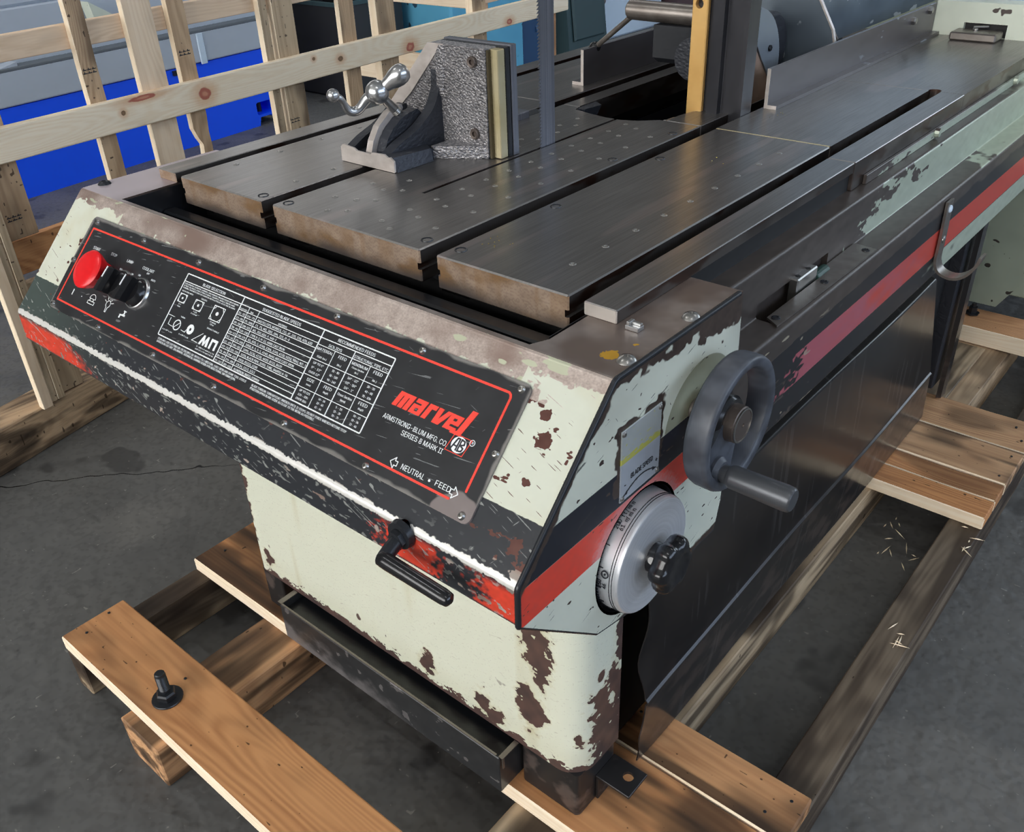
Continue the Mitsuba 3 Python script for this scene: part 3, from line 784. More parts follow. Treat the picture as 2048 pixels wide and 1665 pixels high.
wt.append(flat(union_all([ring1, Point(-0.3270, -0.0880).buffer(0.0048).difference(Point(-0.3270, -0.0880).buffer(0.0015)), LineString([(-0.3655, -0.0835), (-0.3560, -0.0835)]).buffer(0.0003), LineString([(-0.3510, -0.0930), (-0.3440, -0.0860)]).buffer(0.0003), LineString([(-0.3600, -0.0855), (-0.3600, -0.0920), (-0.3530, -0.0925)]).buffer(0.0003),
                          LineString([(-0.3390, -0.0920), (-0.3330, -0.0925), (-0.3320, -0.0900)]).buffer(0.0003),
                          LineString([(-0.3080, -0.0865), (-0.3190, -0.0960), (-0.3100, -0.0960)]).buffer(0.0003), Polygon([(-0.3085, -0.0965), (-0.3050, -0.0870), (-0.3030, -0.0870), (-0.3015, -0.0925), (-0.2990, -0.0870), (-0.2970, -0.0870), (-0.2955, -0.0965), (-0.2985, -0.0965), (-0.2990, -0.0920), (-0.3010, -0.0965), (-0.3025, -0.0965), (-0.3040, -0.0920), (-0.3058, -0.0965)]),
                          Polygon([(-0.2935, -0.0965), (-0.2935, -0.0870), (-0.2840, -0.0870), (-0.2840, -0.0965), (-0.2865, -0.0965), (-0.2865, -0.0895), (-0.2910, -0.0895), (-0.2910, -0.0965)])])))
wt += [ptext('4 & 10" x 14', 0.0013, -0.3650, 0.0985, 0.016), ptext('4-6 W 3" x 14', 0.0013, -0.3395, 0.0965, 0.015), ptext('STRUCTURALS', 0.0014, -0.3070, 0.0810, 0.018), ptext('5-5/8 x 4 and 6 x 14', 0.0013, -0.3090, 0.0995, 0.027), ptext('and 12 x 14 and 1 & 40', 0.0013, -0.3090, 0.1018, 0.027), ptext('TUBING', 0.0013, -0.3480, 0.0815)]
mats = ['HASTELLOYS, MONELS, T15, 6F, 21S, 218, 420, 430', 'T1, T5, M2, 302, 304, 321, D-3', 'M1, 302, 416-F, 440-F', 'TYPE S-1, H-12, HARD CAST IRON', 'O1, 07S, C, 4340, 1206, 1345, 4130, 5150, 9840, W2-1', '1050, B-1, S-1, 4140, 8640, MILD CAST IRON', '1095, 3130, 4130, 4820, 8115, 8620',
        '1020, BLACK PIPE, STEEL TUBE, SHAPES A-36', '1010, B1112, 1108', '12L14, 1113, 1213', 'ALUMINUM, BRASS, COPPER']
c1 = ['15-23', '23-30', '30-38', '38-46', '46-53', '53-61', '61-69', '69-76', '76-84', '84-91', '91-137']
c2 = ['50-75', '75-100', '100-125', '125-150', '150-175', '175-200', '200-225', '225-250', '250-275', '275-300', '300-450']
for k in range(11):
    v = 0.0492 + (0.1043 - 0.0492) * (k + 1.78) / 12
    wt += [ptext(mats[k], 0.0020, -0.2505, v, min(0.0775, 0.00155 * len(mats[k]))), ptext(c1[k], 0.0018, -0.2778, v, 0.0095), ptext(c2[k], 0.0018, -0.2655, v, 0.0110)]
wt += [ptext('SOLIDS', 0.0024, -0.1600, 0.0535, 0.016), ptext('STRUCTURAL, PIPE, ETC.', 0.0023, -0.1293, 0.0535, 0.039)]
for cx, s, v, h, w in ((-0.161, 'MATERIAL', 0.0588, 0.0024, 0.0195), (-0.161, 'SIZE (in.)', 0.0645, 0.0015, 0.0115), (-0.140, 'FEED', 0.0588, 0.0026, 0.0095), (-0.140, '(lb.)', 0.0645, 0.0015, 0.005), (-0.1196, 'MINIMUM', 0.0588, 0.0024, 0.018), (-0.1196, 'Cross Section', 0.0615, 0.0014, 0.014), (-0.1196, '(in.)', 0.0645, 0.0014, 0.004),
                       (-0.099, 'FEED', 0.0588, 0.0026, 0.0100), (-0.099, '(lb.)', 0.0645, 0.0015, 0.005), (-0.161, 'UP TO 5"', 0.0705, 0.0019, 0.0125), (-0.161, '5" - 12"', 0.0745, 0.0019, 0.0120), (-0.161, 'OVER 12"', 0.0785, 0.0019, 0.0130), (-0.140, '30 - 80', 0.0705, 0.0019, 0.0085), (-0.140, '50 - 100', 0.0745, 0.0019, 0.0095),
                       (-0.140, '90 - 140', 0.0785, 0.0019, 0.0100), (-0.1196, '1/4" - 1/2"', 0.0705, 0.0019, 0.0125), (-0.1196, '1/2" - 3/4"', 0.0745, 0.0019, 0.0125), (-0.1196, '3/4" - 1"', 0.0785, 0.0019, 0.0105), (-0.099, '20 - 50', 0.0705, 0.0019, 0.0085), (-0.099, '40 - 80', 0.0745, 0.0019, 0.0085), (-0.099, '70 - 100', 0.0785, 0.0019, 0.0095),
                       (-0.161, 'SIZE', 0.0850, 0.0025, 0.0090), (-0.161, '(mm)', 0.0885, 0.0015, 0.0055), (-0.140, 'FEED', 0.0850, 0.0026, 0.0095), (-0.140, '(kgf)', 0.0885, 0.0015, 0.006), (-0.1196, 'Cross Section', 0.0850, 0.0020, 0.0165), (-0.1196, '(mm)', 0.0885, 0.0017, 0.006), (-0.099, 'FEED', 0.0850, 0.0026, 0.0100), (-0.099, '(kgf)', 0.0885, 0.0015, 0.006),
                       (-0.161, 'UP TO 125', 0.0950, 0.0018, 0.0130), (-0.161, '125 - 305', 0.0985, 0.0018, 0.0125), (-0.161, 'OVER 305', 0.1020, 0.0018, 0.0130), (-0.140, '14 - 36', 0.0950, 0.0018, 0.0080), (-0.140, '23 - 45', 0.0985, 0.0018, 0.0080), (-0.140, '41 - 64', 0.1020, 0.0018, 0.0080), (-0.1196, '5 - 15', 0.0950, 0.0018, 0.0075), (-0.1196, '15 - 20', 0.0985, 0.0018, 0.0080),
                       (-0.1196, '20 - 25', 0.1020, 0.0018, 0.0080), (-0.099, '10 - 23', 0.0950, 0.0018, 0.0080), (-0.099, '18 - 36', 0.0985, 0.0018, 0.0080), (-0.099, '32 - 45', 0.1020, 0.0018, 0.0080)):
    m_ = ptext(s, h, cx - w / 2, v, w)
    wt.append(m_)
wt += [ptext('COOLANT: USE CUTTING OIL OR SOLUBLE OIL WITH 5 TO 1 MIXTURE. CAST IRON AND SOME TOOL STEELS', 0.0020, -0.3640, 0.1085, 0.135), ptext('SHOULD BE CUT DRY. SEE MARVEL TECHNICAL SAWING GUIDE FOR ADDITIONAL INFORMATION.', 0.0020, -0.3640, 0.1112, 0.122),
       ptext('BLADE TENSION: TURN RATCHET WRENCH UNTIL IT STOPS. DO NOT FORCE WRENCH BEYOND STOP', 0.0020, -0.2210, 0.1088, 0.119), ptext('POSITION UPPER BLADE GUIDE AS CLOSE TO THE WORK AS POSSIBLE.', 0.0020, -0.2210, 0.1116, 0.083)]
wt += [ptext('ARMSTRONG-BLUM MFG. CO.', 0.0038, -0.0760, 0.0858, 0.0655), ptext('SERIES 8 MARK II', 0.0038, -0.0530, 0.0918, 0.0415), ptext('NEUTRAL', 0.0042, -0.0395, 0.1140, 0.0235), ptext('FEED', 0.0042, -0.0058, 0.1135, 0.0150), ptext('R', 0.0020, 0.0082, 0.0768)]
wt.append(flat(Point(0.0088, -0.0758).buffer(0.0021).boundary.buffer(0.00025)))
wt.append(flat(Point(-0.0110, -0.1122).buffer(0.0010)))
for sx, cx in ((-1, -0.0468), (1, 0.0125)):
    ar = Polygon([(cx + sx * 0.0038, -0.1120), (cx - sx * 0.0005, -0.1078), (cx - sx * 0.0005, -0.1103), (cx - sx * 0.0032, -0.1103), (cx - sx * 0.0032, -0.1137), (cx - sx * 0.0005, -0.1137), (cx - sx * 0.0005, -0.1162)])
    wt.append(flat(ar.boundary.buffer(0.00035)))
obj('lettering', wt, 'white_print', PL, label='white printed captions, symbols and speed tables')
rivet = lathe([(0, 0.0006), (0.0009, 0.0006), (0.0011, 0.0022), (0.0021, 0.0020), (0.0031, 0.0004), (0.0031, 0), (0, 0)], (0, 0, 0), (0, 0, 1), 18)
for x, v in [(-0.545, 0.0289), (-0.4551, 0.0289), (-0.3605, 0.0287), (-0.2627, 0.0286), (-0.1657, 0.0283), (-0.0686, 0.0285), (0.0267, 0.0282), (-0.5493, 0.1239), (-0.4573, 0.1243), (-0.3593, 0.1239), (-0.2627, 0.124), (-0.1659, 0.1237), (-0.0695, 0.1237), (0.0267, 0.1237), (-0.5525, 0.0740), (0.0302, 0.076)]:
    obj('rivet', moved(rivet, frame(pan(x, v, 0.0018), RIGHT, -DOWN)), 'steel', PL, smooth=35)
# emergency stop, start button, two selector switches
ES = obj('stop_button', lathe([(0, 0.0235), (0.012, 0.0235), (0.0185, 0.0222), (0.0202, 0.0205), (0.0195, 0.017), (0.0150, 0.008), (0.0138, 0.0018), (0, 0.0018)], pan(-0.4895, 0.0775), OUT, 40), 'red_plastic', PL, smooth=35, label='red mushroom stop button')
obj('start_button', lathe([(0, 0.006), (0.0085, 0.006), (0.0100, 0.005), (0.0112, 0.0075), (0.0128, 0.0070), (0.0140, 0.0018), (0, 0.0018)], pan(-0.5225, 0.0775), OUT, 32), 'polished_steel', PL, smooth=35, label='push button with bright ring')
for xk in (-0.4570, -0.4240):
    sw = obj('selector_switch', lathe([(0, 0.011), (0.0108, 0.0108), (0.0125, 0.0085), (0.0140, 0.0060), (0.0148, 0.0018), (0, 0.0018)], pan(xk, 0.0785), OUT, 32), 'black_plastic', PL, smooth=35, label='black selector switch with lever knob')
    lever = moved(hull([(a, b, c) for a in (-0.0042, 0.0042) for b in (-0.0125, 0.0125) for c in (0.0105, 0.018)] + [(a, b, 0.0225) for a in (-0.0025, 0.0025) for b in (-0.0140, 0.0110)]), frame(pan(xk, 0.0785), RIGHT + 0.12 * DOWN, -DOWN))
    obj('knob', lever, 'black_plastic', sw)
    obj('pointer', moved(box(-0.0007, 0.0007, 0.0, 0.0118, 0.0222, 0.0230), frame(pan(xk, 0.0785), RIGHT + 0.12 * DOWN, -DOWN)), 'white_print', sw)
    obj('ring', lathe([(0.0146, 0.0018), (0.0166, 0.0018), (0.0158, 0.0038), (0.0146, 0.0042), (0.0146, 0.0018)], pan(xk, 0.0785), OUT, 32), 'polished_steel', sw, smooth=35)

# feed lever on the nose
LV = obj('feed_lever', tube(spline([(-0.0155, -0.160, -0.1225), (-0.0150, -0.182, -0.1255), (-0.0130, -0.196, -0.1300)], 12), 0.0058), 'black_steel', SAW, smooth=40, label='black feed lever with flat handle on the nose')
obj('nut', lathe([(0, 0), (0.0078, 0), (0.0078, 0.009), (0, 0.009)], (-0.0155, -0.1725, -0.1232), (0, -1, -0.1), 6), 'black_steel', LV)
obj('collar', lathe([(0.0062, 0), (0.0115, 0), (0.0108, 0.005), (0.0062, 0.005), (0.0062, 0)], (-0.0155, -0.173, -0.1220), (0, -1, 0), 24), 'black_steel', LV, smooth=40)
hp, hq = np.array([-0.0165, -0.1965, -0.1285]), np.array([0.0520, -0.1965, -0.1300])
obj('handle', tube(np.array([hp, hp + (hq - hp) * 0.03, hp + (hq - hp) * 0.12, hp + (hq - hp) * 0.9, hp + (hq - hp) * 0.97, hq]), [0.0032, 0.0056, 0.0060, 0.0056, 0.0050, 0.0024], 18), 'black_plastic', LV, smooth=True)

# side of the console: name plate, dial and knob, handwheel
NP = obj('speed_plate', box(XR, XR + 0.0012, -0.060, -0.009, -0.1160, -0.0550, 0.0003), 'plate_aluminium', SAW, label='bright metal plate marked BLADE SPEED with a curved arrow')
SF = dict(right=(0, 1, 0), up=(0, 0, 1))
bp = [text('BLADE SPEED', 0.0042, (XR + 0.0012, -0.0475, -0.1005), width=0.029, **SF), text('+', 0.004, (XR + 0.0012, -0.0150, -0.1045), **SF), text('-', 0.004, (XR + 0.0012, -0.0560, -0.1045), **SF)]
arc = [(-0.0555 + 0.0415 * t, -0.1115 + 0.0058 * math.sin(math.pi * t) + 0.002 * t) for t in np.linspace(0, 1, 20)]
arp = union_all([LineString(arc).buffer(0.00045), Polygon([arc[0], (arc[0][0] + 0.0042, arc[0][1] + 0.0030), (arc[0][0] + 0.0040, arc[0][1] - 0.0002)]), Polygon([arc[-1], (arc[-1][0] - 0.0040, arc[-1][1] + 0.0028), (arc[-1][0] - 0.0042, arc[-1][1] - 0.0006)])])
bp.append(moved(extrude(arp, 0.0004), frame((XR + 0.0012, 0, 0), (0, 1, 0), (0, 0, 1))))
obj('lettering', bp, 'black_print', NP)
for y_ in (-0.0575, -0.0115):
    for z_ in (-0.0578, -0.1132):
        obj('rivet', moved(rivet, frame((XR + 0.0011, y_, z_), (0, 1, 0), (0, 0, 1)) @ np.diag([0.75, 0.75, 0.6, 1])), 'steel', NP, smooth=35)
DC = np.array([0, -0.031, -0.178])
DL = obj('speed_dial', lathe([(0, 0.0145), (0.046, 0.0145), (0.0478, 0.0138), (0.0490, 0.0115), (0.0502, -0.0080), (0, -0.0080)], DC + [XR, 0, 0], (1, 0, 0), 96), 'aluminium', SAW, smooth=30, label='round aluminium dial with graduated rim')
rim = []
for rr, h_ in ((0.04925, 0.0072), (0.04905, 0.0092)):
    rim.append(lathe([(rr - 0.001, h_), (rr + 0.00055, h_), (rr + 0.00055, h_ + 0.0004), (rr - 0.001, h_ + 0.0004), (rr - 0.001, h_)], DC + [XR, 0, 0], (1, 0, 0), 72))


def on_rim(w, h):
    """A frame on the dial's rim at the angle w (from +y towards +z), at height h from the console's side, +x outward."""
    c, s = math.cos(w), math.sin(w)
    return DC + [XR + h, 0.0502 * c, 0.0502 * s], np.array([0, s, -c])


def rim_mark(w, a, b, t=0.0005):
    (p, d), (q, _) = on_rim(w, a), on_rim(w, b)
    r_ = np.array([0, math.cos(w), math.sin(w)]) * 0.0004
    return hull([p + d * t + r_, p - d * t + r_, q + d * t + r_, q - d * t + r_, p - d * t - r_, p + d * t - r_, q + d * t - r_, q - d * t - r_])


for k in range(-2, 40):
    w = math.radians(122 + 4.1 * k)
    rim.append(rim_mark(w, -0.006, -0.002 if k % 5 else 0.001, 0.00028))
for s, deg, h_ in (('200 ft/min', 128, 0.0016), ('61 m/min', 128, 0.0058), ('150', 184, 0.0016), ('46', 183, 0.0058)):
    for k, ch in enumerate(s):
        if ch == ' ':
            continue
        w = math.radians(deg - 3.0 * k)
        p, d = on_rim(w, h_)
        rim.append(text(ch, 0.0032, p + np.array([0, math.cos(w), math.sin(w)]) * 0.0001 + [-0.0005, 0, 0], d, (-1, 0, 0), None, 0.0004))
p_, d_ = on_rim(math.radians(168), 0.0035)
rim.append(moved(extrude(Point(0, 0).buffer(0.0032).difference(Point(0, 0).buffer(0.0024)).union(Point(0, 0).buffer(0.0008)), 0.0005), frame(p_ + np.array([0, math.cos(math.radians(168)), math.sin(math.radians(168))]) * 0.00005, d_, (-1, 0, 0))))
obj('graduation', rim, 'black_print', DL, label='black scale marks and figures')
KN = DC + [XR, 0, 0]
obj('knob_hub', lathe([(0, 0.0145), (0.0125, 0.0145), (0.0118, 0.024), (0, 0.024)], KN, (1, 0, 0), 32), 'black_plastic', DL, smooth=35)
obj('set_screw', lathe([(0, 0.0006), (0.0028, 0.0006), (0.003, 0), (0, 0)], KN + [0.0190, -0.0118 * 0.9, 0.0118 * 0.45], (0, -0.9, 0.45), 16), 'steel', DL)
wk = np.arange(144) * 2 * np.pi / 144
lobe = 0.0222 + 0.0015 * np.tanh(1.6 * np.cos(6 * wk + 0.4)) / np.tanh(1.6)
rings_ = []
for h_, off in ((0.0210, -0.0090), (0.0214, -0.0055), (0.0228, -0.0026), (0.0250, -0.0008), (0.0280, 0.0), (0.0310, 0.0), (0.0338, -0.0008), (0.0360, -0.0026), (0.0374, -0.0052), (0.0378, -0.0080), (0.0370, -0.0100), (0.0358, -0.0120)):
    rr = lobe + off if off > -0.0075 else (lobe - 0.0222) * 0.4 + 0.0222 + off
    rings_.append(np.c_[rr * np.cos(wk), rr * np.sin(wk), np.full(144, h_)])
kv = np.vstack(rings_ + [[[0, 0, 0.021]], [[0, 0, 0.0352]]])
kf = []
for r_ in range(len(rings_) - 1):
    for i in range(144):
        j = (i + 1) % 144
        kf += [[r_ * 144 + i, r_ * 144 + j, r_ * 144 + 144 + j], [r_ * 144 + i, r_ * 144 + 144 + j, r_ * 144 + 144 + i]]
e_ = len(rings_) * 144
for i in range(144):
    j = (i + 1) % 144
    kf += [[e_, j, i], [e_ + 1, e_ - 144 + i, e_ - 144 + j]]
kmesh = trimesh.Trimesh(kv, np.array(kf), process=False)
if kmesh.volume < 0:
    kmesh.invert()
obj('knob', moved(kmesh, frame(KN, (0, 1, 0), (0, 0, 1))), 'black_plastic', DL, smooth=True, label='black lobed plastic knob')

WC = np.array([XR, 0.0400, -0.0850])
HW = obj('handwheel', lathe([(0.0425, 0.02361), (0.044, 0.0225), (0.051, 0.02139), (0.053, 0.02287), (0.054, 0.02583), (0.0542, 0.03767), (0.053, 0.04063), (0.051, 0.04196), (0.0468, 0.04122), (0.0442, 0.03841), (0.0425, 0.02361)], WC, (1, 0, 0), 72), 'handwheel_grey', SAW, smooth=50, label='dark grey plastic handwheel with crank grip')
for w0, hw0, hw1 in ((-122, 0.0150, 0.0300), ):
    w = math.radians(w0)
    c_, s_ = math.cos(w), math.sin(w)
    pts = [WC + [h_, c_ * r_ - s_ * t, s_ * r_ + c_ * t] for r_, t in ((0.004, -hw0), (0.004, hw0), (0.0435, -hw1), (0.0435, hw1)) for h_ in (0.026, 0.0335)]
    obj('spoke', hull(pts), 'handwheel_grey', HW)
obj('hub', lathe([(0, 0.012), (0.0205, 0.012), (0.0200, 0.030), (0.0180, 0.0325), (0, 0.0325)], WC, (1, 0, 0), 36), 'black_plastic', HW, smooth=35)
obj('hub_cap', lathe([(0, 0.0405), (0.0014, 0.0405), (0.0018, 0.0420), (0.0128, 0.0418), (0.0146, 0.0402), (0.0150, 0.0320), (0, 0.0320)], WC, (1, 0, 0), 36), 'cap_brown', HW, smooth=35, label='worn brown steel cap with centre hole')
obj('cap_ring', lathe([(0.0128, 0.0416), (0.0140, 0.0414), (0.0140, 0.0422), (0.0128, 0.0424), (0.0128, 0.0416)], WC, (1, 0, 0), 36), 'steel', HW, smooth=35)
obj('shaft', rod(WC, WC + [0.014, 0, 0], 0.009), 'dull_steel', HW, smooth=35)
GP = WC + [0, -0.0205, -0.0325]
obj('grip', lathe([(0, 0.038), (0.0068, 0.038), (0.0072, 0.0445), (0.0086, 0.0460), (0.0092, 0.0490), (0.0100, 0.0900), (0.0096, 0.0945), (0.0082, 0.0962), (0, 0.0962)], GP, (1, 0, 0), 32), 'grip_grey', HW, smooth=35, label='round grey crank grip')
obj('grip_boss', lathe([(0, 0.024), (0.0125, 0.024), (0.0118, 0.036), (0.0090, 0.0395), (0, 0.0395)], GP, (1, 0, 0), 32), 'handwheel_grey', HW, smooth=35)

# ------------------------------------------------------------------ worktable
def plate(poly, holes, name='table_plate', t=0.030, label=None):
    """A cast plate seen from above as poly, with a step along its slot edges."""
    m = m3.Manifold.extrude(m3.CrossSection([list(map(tuple, list(Polygon(poly).exterior.coords)[:-1]))]), t).translate((0, 0, -t))
    for q in holes:
        m = m - q
    return obj(name, m, 'cast_top', SAW, smooth=20, label=label)


def groove(x, y0, y1):
    return manifold(box(x - 0.0035, x + 0.0035, y0 - 0.01, y1, -0.0185, -0.0125))


def bevel_edges(x0, x1, y0, y1, t=0.030, b=0.0012, grooves=True):
    m = manifold(box(x0, x1, y0, y1, -t, 0, b))
    if grooves:
        m = m - groove(x0, y0, y1) - groove(x1, y0, y1)
    return m


YS = 0.4655
opening = Polygon([(-0.330, 0.452), (-0.300, 0.444), (-0.275, 0.4395), (-0.253, 0.4392), (-0.232, 0.447), (-0.2075, 0.468), (-0.205, 0.49), (-0.20, 0.52), (-0.186, 0.545), (-0.158, 0.575), (-0.158, 0.85), (-0.335, 0.85), (-0.335, 0.47)])
open_m = manifold(prism(opening, 'z', -0.2, 0.1))
bslot = manifold(box(-0.2618, -0.2575, 0.1074, 0.46, -0.1, 0.1))
TP = []
TP.append(obj('table_plate', bevel_edges(-0.5187, -0.3785, 0.0, YS - 0.0006), 'cast_top', SAW, label='left plate of the worktable'))
TP.append(obj('table_plate', bevel_edges(-0.3598, -0.1577, 0.0, YS - 0.0006) - open_m - bslot, 'cast_top', SAW, label='middle plate of the worktable, slit for the blade'))
TP.append(obj('table_plate', bevel_edges(-0.1382, 0.0, 0.0, YS), 'cast_top', SAW, label='right plate of the worktable'))
obj('edge_rail', bevel_edges(-0.5665, -0.534, 0.003, 1.16, 0.011, 0.0008, False), 'cast_top', SAW)
obj('edge_rail', bevel_edges(0.0143, 0.0437, -0.0004, 0.425, 0.0112, 0.0008, False), 'cast_top', SAW)
# rear table: one casting behind the seam, and the ledge under the right rail
obj('rear_plate', bevel_edges(-0.5187, -0.3785, YS + 0.0006, 1.16, 0.05), 'cast_top', SAW)
obj('rear_plate', bevel_edges(-0.3598, -0.205, YS + 0.0006, 1.16, 0.045, 0.0008) - open_m, 'cast_top', SAW)
obj('rear_plate', bevel_edges(-0.205, -0.1577, YS + 0.0006, 1.16, 0.045, 0.0008) - open_m, 'cast_top', SAW)
rp = manifold(prism([(-0.1382, YS + 0.0012), (0.0, YS + 0.0012), (0.0, 0.7685), (0.0440, 0.7685), (0.0440, 1.16), (-0.1382, 1.16)], 'z', -0.05, 0.0)) + manifold(box(0.0143, 0.0440, 0.4262, 0.7686, -0.03, 0.0, 0.0008))
endcut = cyl_m((0.0065, 0.772, -0.04), (0.0065, 0.772, 0.02), 0.0078, 24)
obj('rear_plate', rp - endcut, 'cast_top', SAW, label='wide rear plate of the worktable')
obj('seam_strip', box(-0.1372, -0.001, YS - 0.0002, YS + 0.0014, -0.02, 0.0003), 'brass', SAW, label='thin bright strip in the table seam')
obj('seam_strip', box(-0.1200, -0.008, 0.7672, 0.7680, -0.02, 0.0002), 'dull_steel', SAW)
obj('table_casting', [box(-0.5665, -0.345, 0.03, 1.2, -0.19, -0.0505), box(-0.15, 0.0400, 0.03, 1.2, -0.19, -0.0505), box(-0.345, -0.15, 0.03, 0.435, -0.19, -0.0505), box(-0.5665, -0.534, 0.006, 1.2, -0.0505, -0.0112), box(0.0143, 0.0400, 0.01, 0.4258, -0.0505, -0.0113), box(-0.5180, -0.385, 0.03, 1.1, -0.0505, -0.0302), box(-0.352, -0.165, 0.03, 0.43, -0.0505, -0.0302), box(-0.131, -0.006, 0.03, 1.1, -0.0505, -0.0302)], 'black_gap', SAW)
obj('slot_floor', [box(-0.3785, -0.3598, 0.012, 0.75, -0.0300, -0.0290), box(-0.1577, -0.1382, 0.012, 0.56, -0.0300, -0.0290), box(-0.534, -0.5187, 0.03, 1.1, -0.0300, -0.0290), box(0.0, 0.0143, 0.03, 0.77, -0.0300, -0.0290)], 'pit_black', SAW)
# plugged screw holes in the table
plug = lathe([(0, 0.0002), (0.0010, 0.0002), (0.0014, 0.0007), (0.0026, 0.0006), (0.0032, 0.0), (0.0032, -0.001), (0, -0.001)], (0, 0, 0), (0, 0, 1), 12)
spots = []
for x_, ys_ in ((-0.300, [0.02 + 0.036 * k for k in range(12)]), (-0.283, [0.03 + 0.036 * k for k in range(11)]), (-0.236, [0.03 + 0.036 * k for k in range(12)]), (-0.215, [0.02 + 0.036 * k for k in range(12)]), (-0.3245, [0.05 + 0.05 * k for k in range(3)]), (-0.182, [0.045 + 0.05 * k for k in range(8)]),
                (-0.0335, [0.05 + 0.0455 * k for k in range(9)]), (-0.398, [0.06 + 0.05 * k for k in range(5)]), (-0.502, [0.06 + 0.06 * k for k in range(6)])):
    spots += [(x_, q) for q in ys_]
for k, (x_, q) in enumerate(spots):
    if (-0.44 < x_ < -0.255 and 0.13 < q < 0.26) or q > 0.455 or not (abs(x_ + 0.2597) > 0.006):
        continue
    pl_ = TP[0] if x_ < -0.37 else TP[1] if x_ < -0.15 else TP[2]
    obj('plug', plug.copy().apply_translation((x_, q, 0)), 'steel', pl_, smooth=35)
sock = lathe([(0.0024, -0.0008), (0.0052, 0.0007), (0.0056, 0.0), (0.0056, -0.001), (0, -0.001), (0.0, -0.0009), (0.0024, -0.0008)], (0, 0, 0), (0, 0, 1), 16)
for x_, q, k in ((-0.389, 0.012, 0), (-0.349, 0.012, 1), (-0.168, 0.020, 1), (-0.128, 0.020, 2), (-0.168, 0.3, 1), (-0.128, 0.33, 2), (-0.168, 0.42, 1), (-0.128, 0.15, 2)):
    obj('socket_screw', sock.copy().apply_translation((x_, q, 0)), 'black_steel', TP[k], smooth=35)

# blade with its teeth towards the front
teeth = []
zb = -0.06
while zb < 0.62:
    teeth += [(0.2935, zb), (0.2905, zb + 0.0002), (0.2942, zb + 0.0032)]
    zb += 0.0036
bl = Polygon([(0.3182, -0.06)] + [(a, b) for a, b in teeth] + [(0.3182, 0.62)])
obj('blade', prism(bl.buffer(0), 'x', -0.2603, -0.2592), 'blade_steel', SAW, label='upright toothed saw blade')

# column: guide strip, channel, head parts behind
CO = obj('column', prism(union_all([sbox(-0.1905, 0.531, -0.1840, 0.552), sbox(-0.1835, 0.522, -0.1690, 0.552), sbox(-0.169, 0.531, -0.1440, 0.552), sbox(-0.144, 0.526, -0.1390, 0.552), sbox(-0.19, 0.545, -0.139, 0.552)]).buffer(0.0008).buffer(-0.0008), 'z', -0.14, 0.55), 'channel_steel', SAW, smooth=25, label='dark channel column')
gs = manifold(box(-0.2125, -0.1915, 0.523, 0.530, -0.10, 0.55, 0.0012)) - cyl_m((-0.203, 0.50, 0.1215), (-0.203, 0.56, 0.1215), 0.0052, 20)
obj('guide_strip', gs, 'yellow_paint', CO, label='ochre painted guide strip with a screw hole')
obj('backing', box(-0.214, -0.1905, 0.5305, 0.552, -0.12, 0.55), 'channel_steel', CO)
GB = obj('guide_arm', rod((-0.352, 0.60, 0.0965), (-0.215, 0.60, 0.0945), 0.0125, 28, 0.003), 'dull_steel', SAW, smooth=30, label='round steel guide arm')
obj('lever_rod', rod((-0.346, 0.597, 0.088), (-0.402, 0.597, 0.046), 0.0036, 12), 'dull_steel', GB, smooth=30)
obj('lever_ball', lathe([(0, -0.008), (0.006, -0.006), (0.0085, 0), (0.006, 0.006), (0, 0.008)], (-0.405, 0.597, 0.044), (-0.8, 0, -0.6), 20), 'black_plastic', GB, smooth=True)
obj('guide_block', hull([(x, y, z) for x in (-0.303, -0.215) for y in (0.585, 0.66) for z in (0.043, 0.083)] + [(x, y, 0.037) for x in (-0.297, -0.215) for y in (0.59, 0.655)]), 'black_steel', SAW)
obj('roller', hull([(-0.226 - 0.026 * math.sin(w), yy, 0.052 - 0.026 * math.cos(w)) for w in np.linspace(0, math.pi, 9) for yy in (0.555, 0.575)] + [(-0.215, yy, z) for yy in (0.555, 0.575) for z in (0.026, 0.078)]), 'dark_cast', SAW)
obj('opening_wall', [prism(LineString([(-0.330, 0.452), (-0.300, 0.444), (-0.275, 0.4395), (-0.253, 0.4392), (-0.232, 0.447), (-0.2075, 0.468)]).buffer(0.004, cap_style=2), 'z', -0.18, -0.046), box(-0.340, -0.335, 0.45, 0.85, -0.18, -0.046), box(-0.158, -0.153, 0.575, 0.85, -0.18, -0.046), box(-0.34, -0.15, 0.85, 0.855, -0.18, -0.046), box(-0.34, -0.15, 0.43, 0.855, -0.19, -0.18)], 'pit_black', SAW)
obj('stop_lug', hull([(-0.338, 0.452, -0.001), (-0.322, 0.462, -0.001), (-0.318, 0.492, -0.001), (-0.338, 0.505, -0.001), (-0.340, 0.452, -0.028), (-0.330, 0.456, -0.028), (-0.326, 0.482, -0.028), (-0.34, 0.505, -0.028)]), 'dark_cast', SAW)
WH = obj('band_wheel', lathe([(0, 0.0), (0.073, 0.0), (0.076, 0.003), (0.076, 0.022), (0, 0.022)], (-0.205, 0.6245, 0.0300), (1, 0, 0.0), 56), 'gear_grey', SAW, smooth=30, label='round lower band wheel with guard plate')
obj('rusty_face', prism(Point(0.6245, 0.030).buffer(0.069, 32).intersection(Polygon([(0.54, -0.1), (0.54, 0.08), (0.612, 0.08), (0.640, 0.050), (0.675, 0.014), (0.70, 0.005), (0.74, -0.1)])), 'x', -0.183, -0.1805), 'gear_rust', WH, label='rusty lower face')
obj('cover_plate', prism(Point(0.6245, 0.030).buffer(0.0745, 32).intersection(Polygon([(0.612, 0.085), (0.612, 0.12), (0.72, 0.12), (0.72, 0.0), (0.7, 0.006), (0.674, 0.016), (0.648, 0.042)])), 'x', -0.183, -0.1785), 'gear_grey', WH)
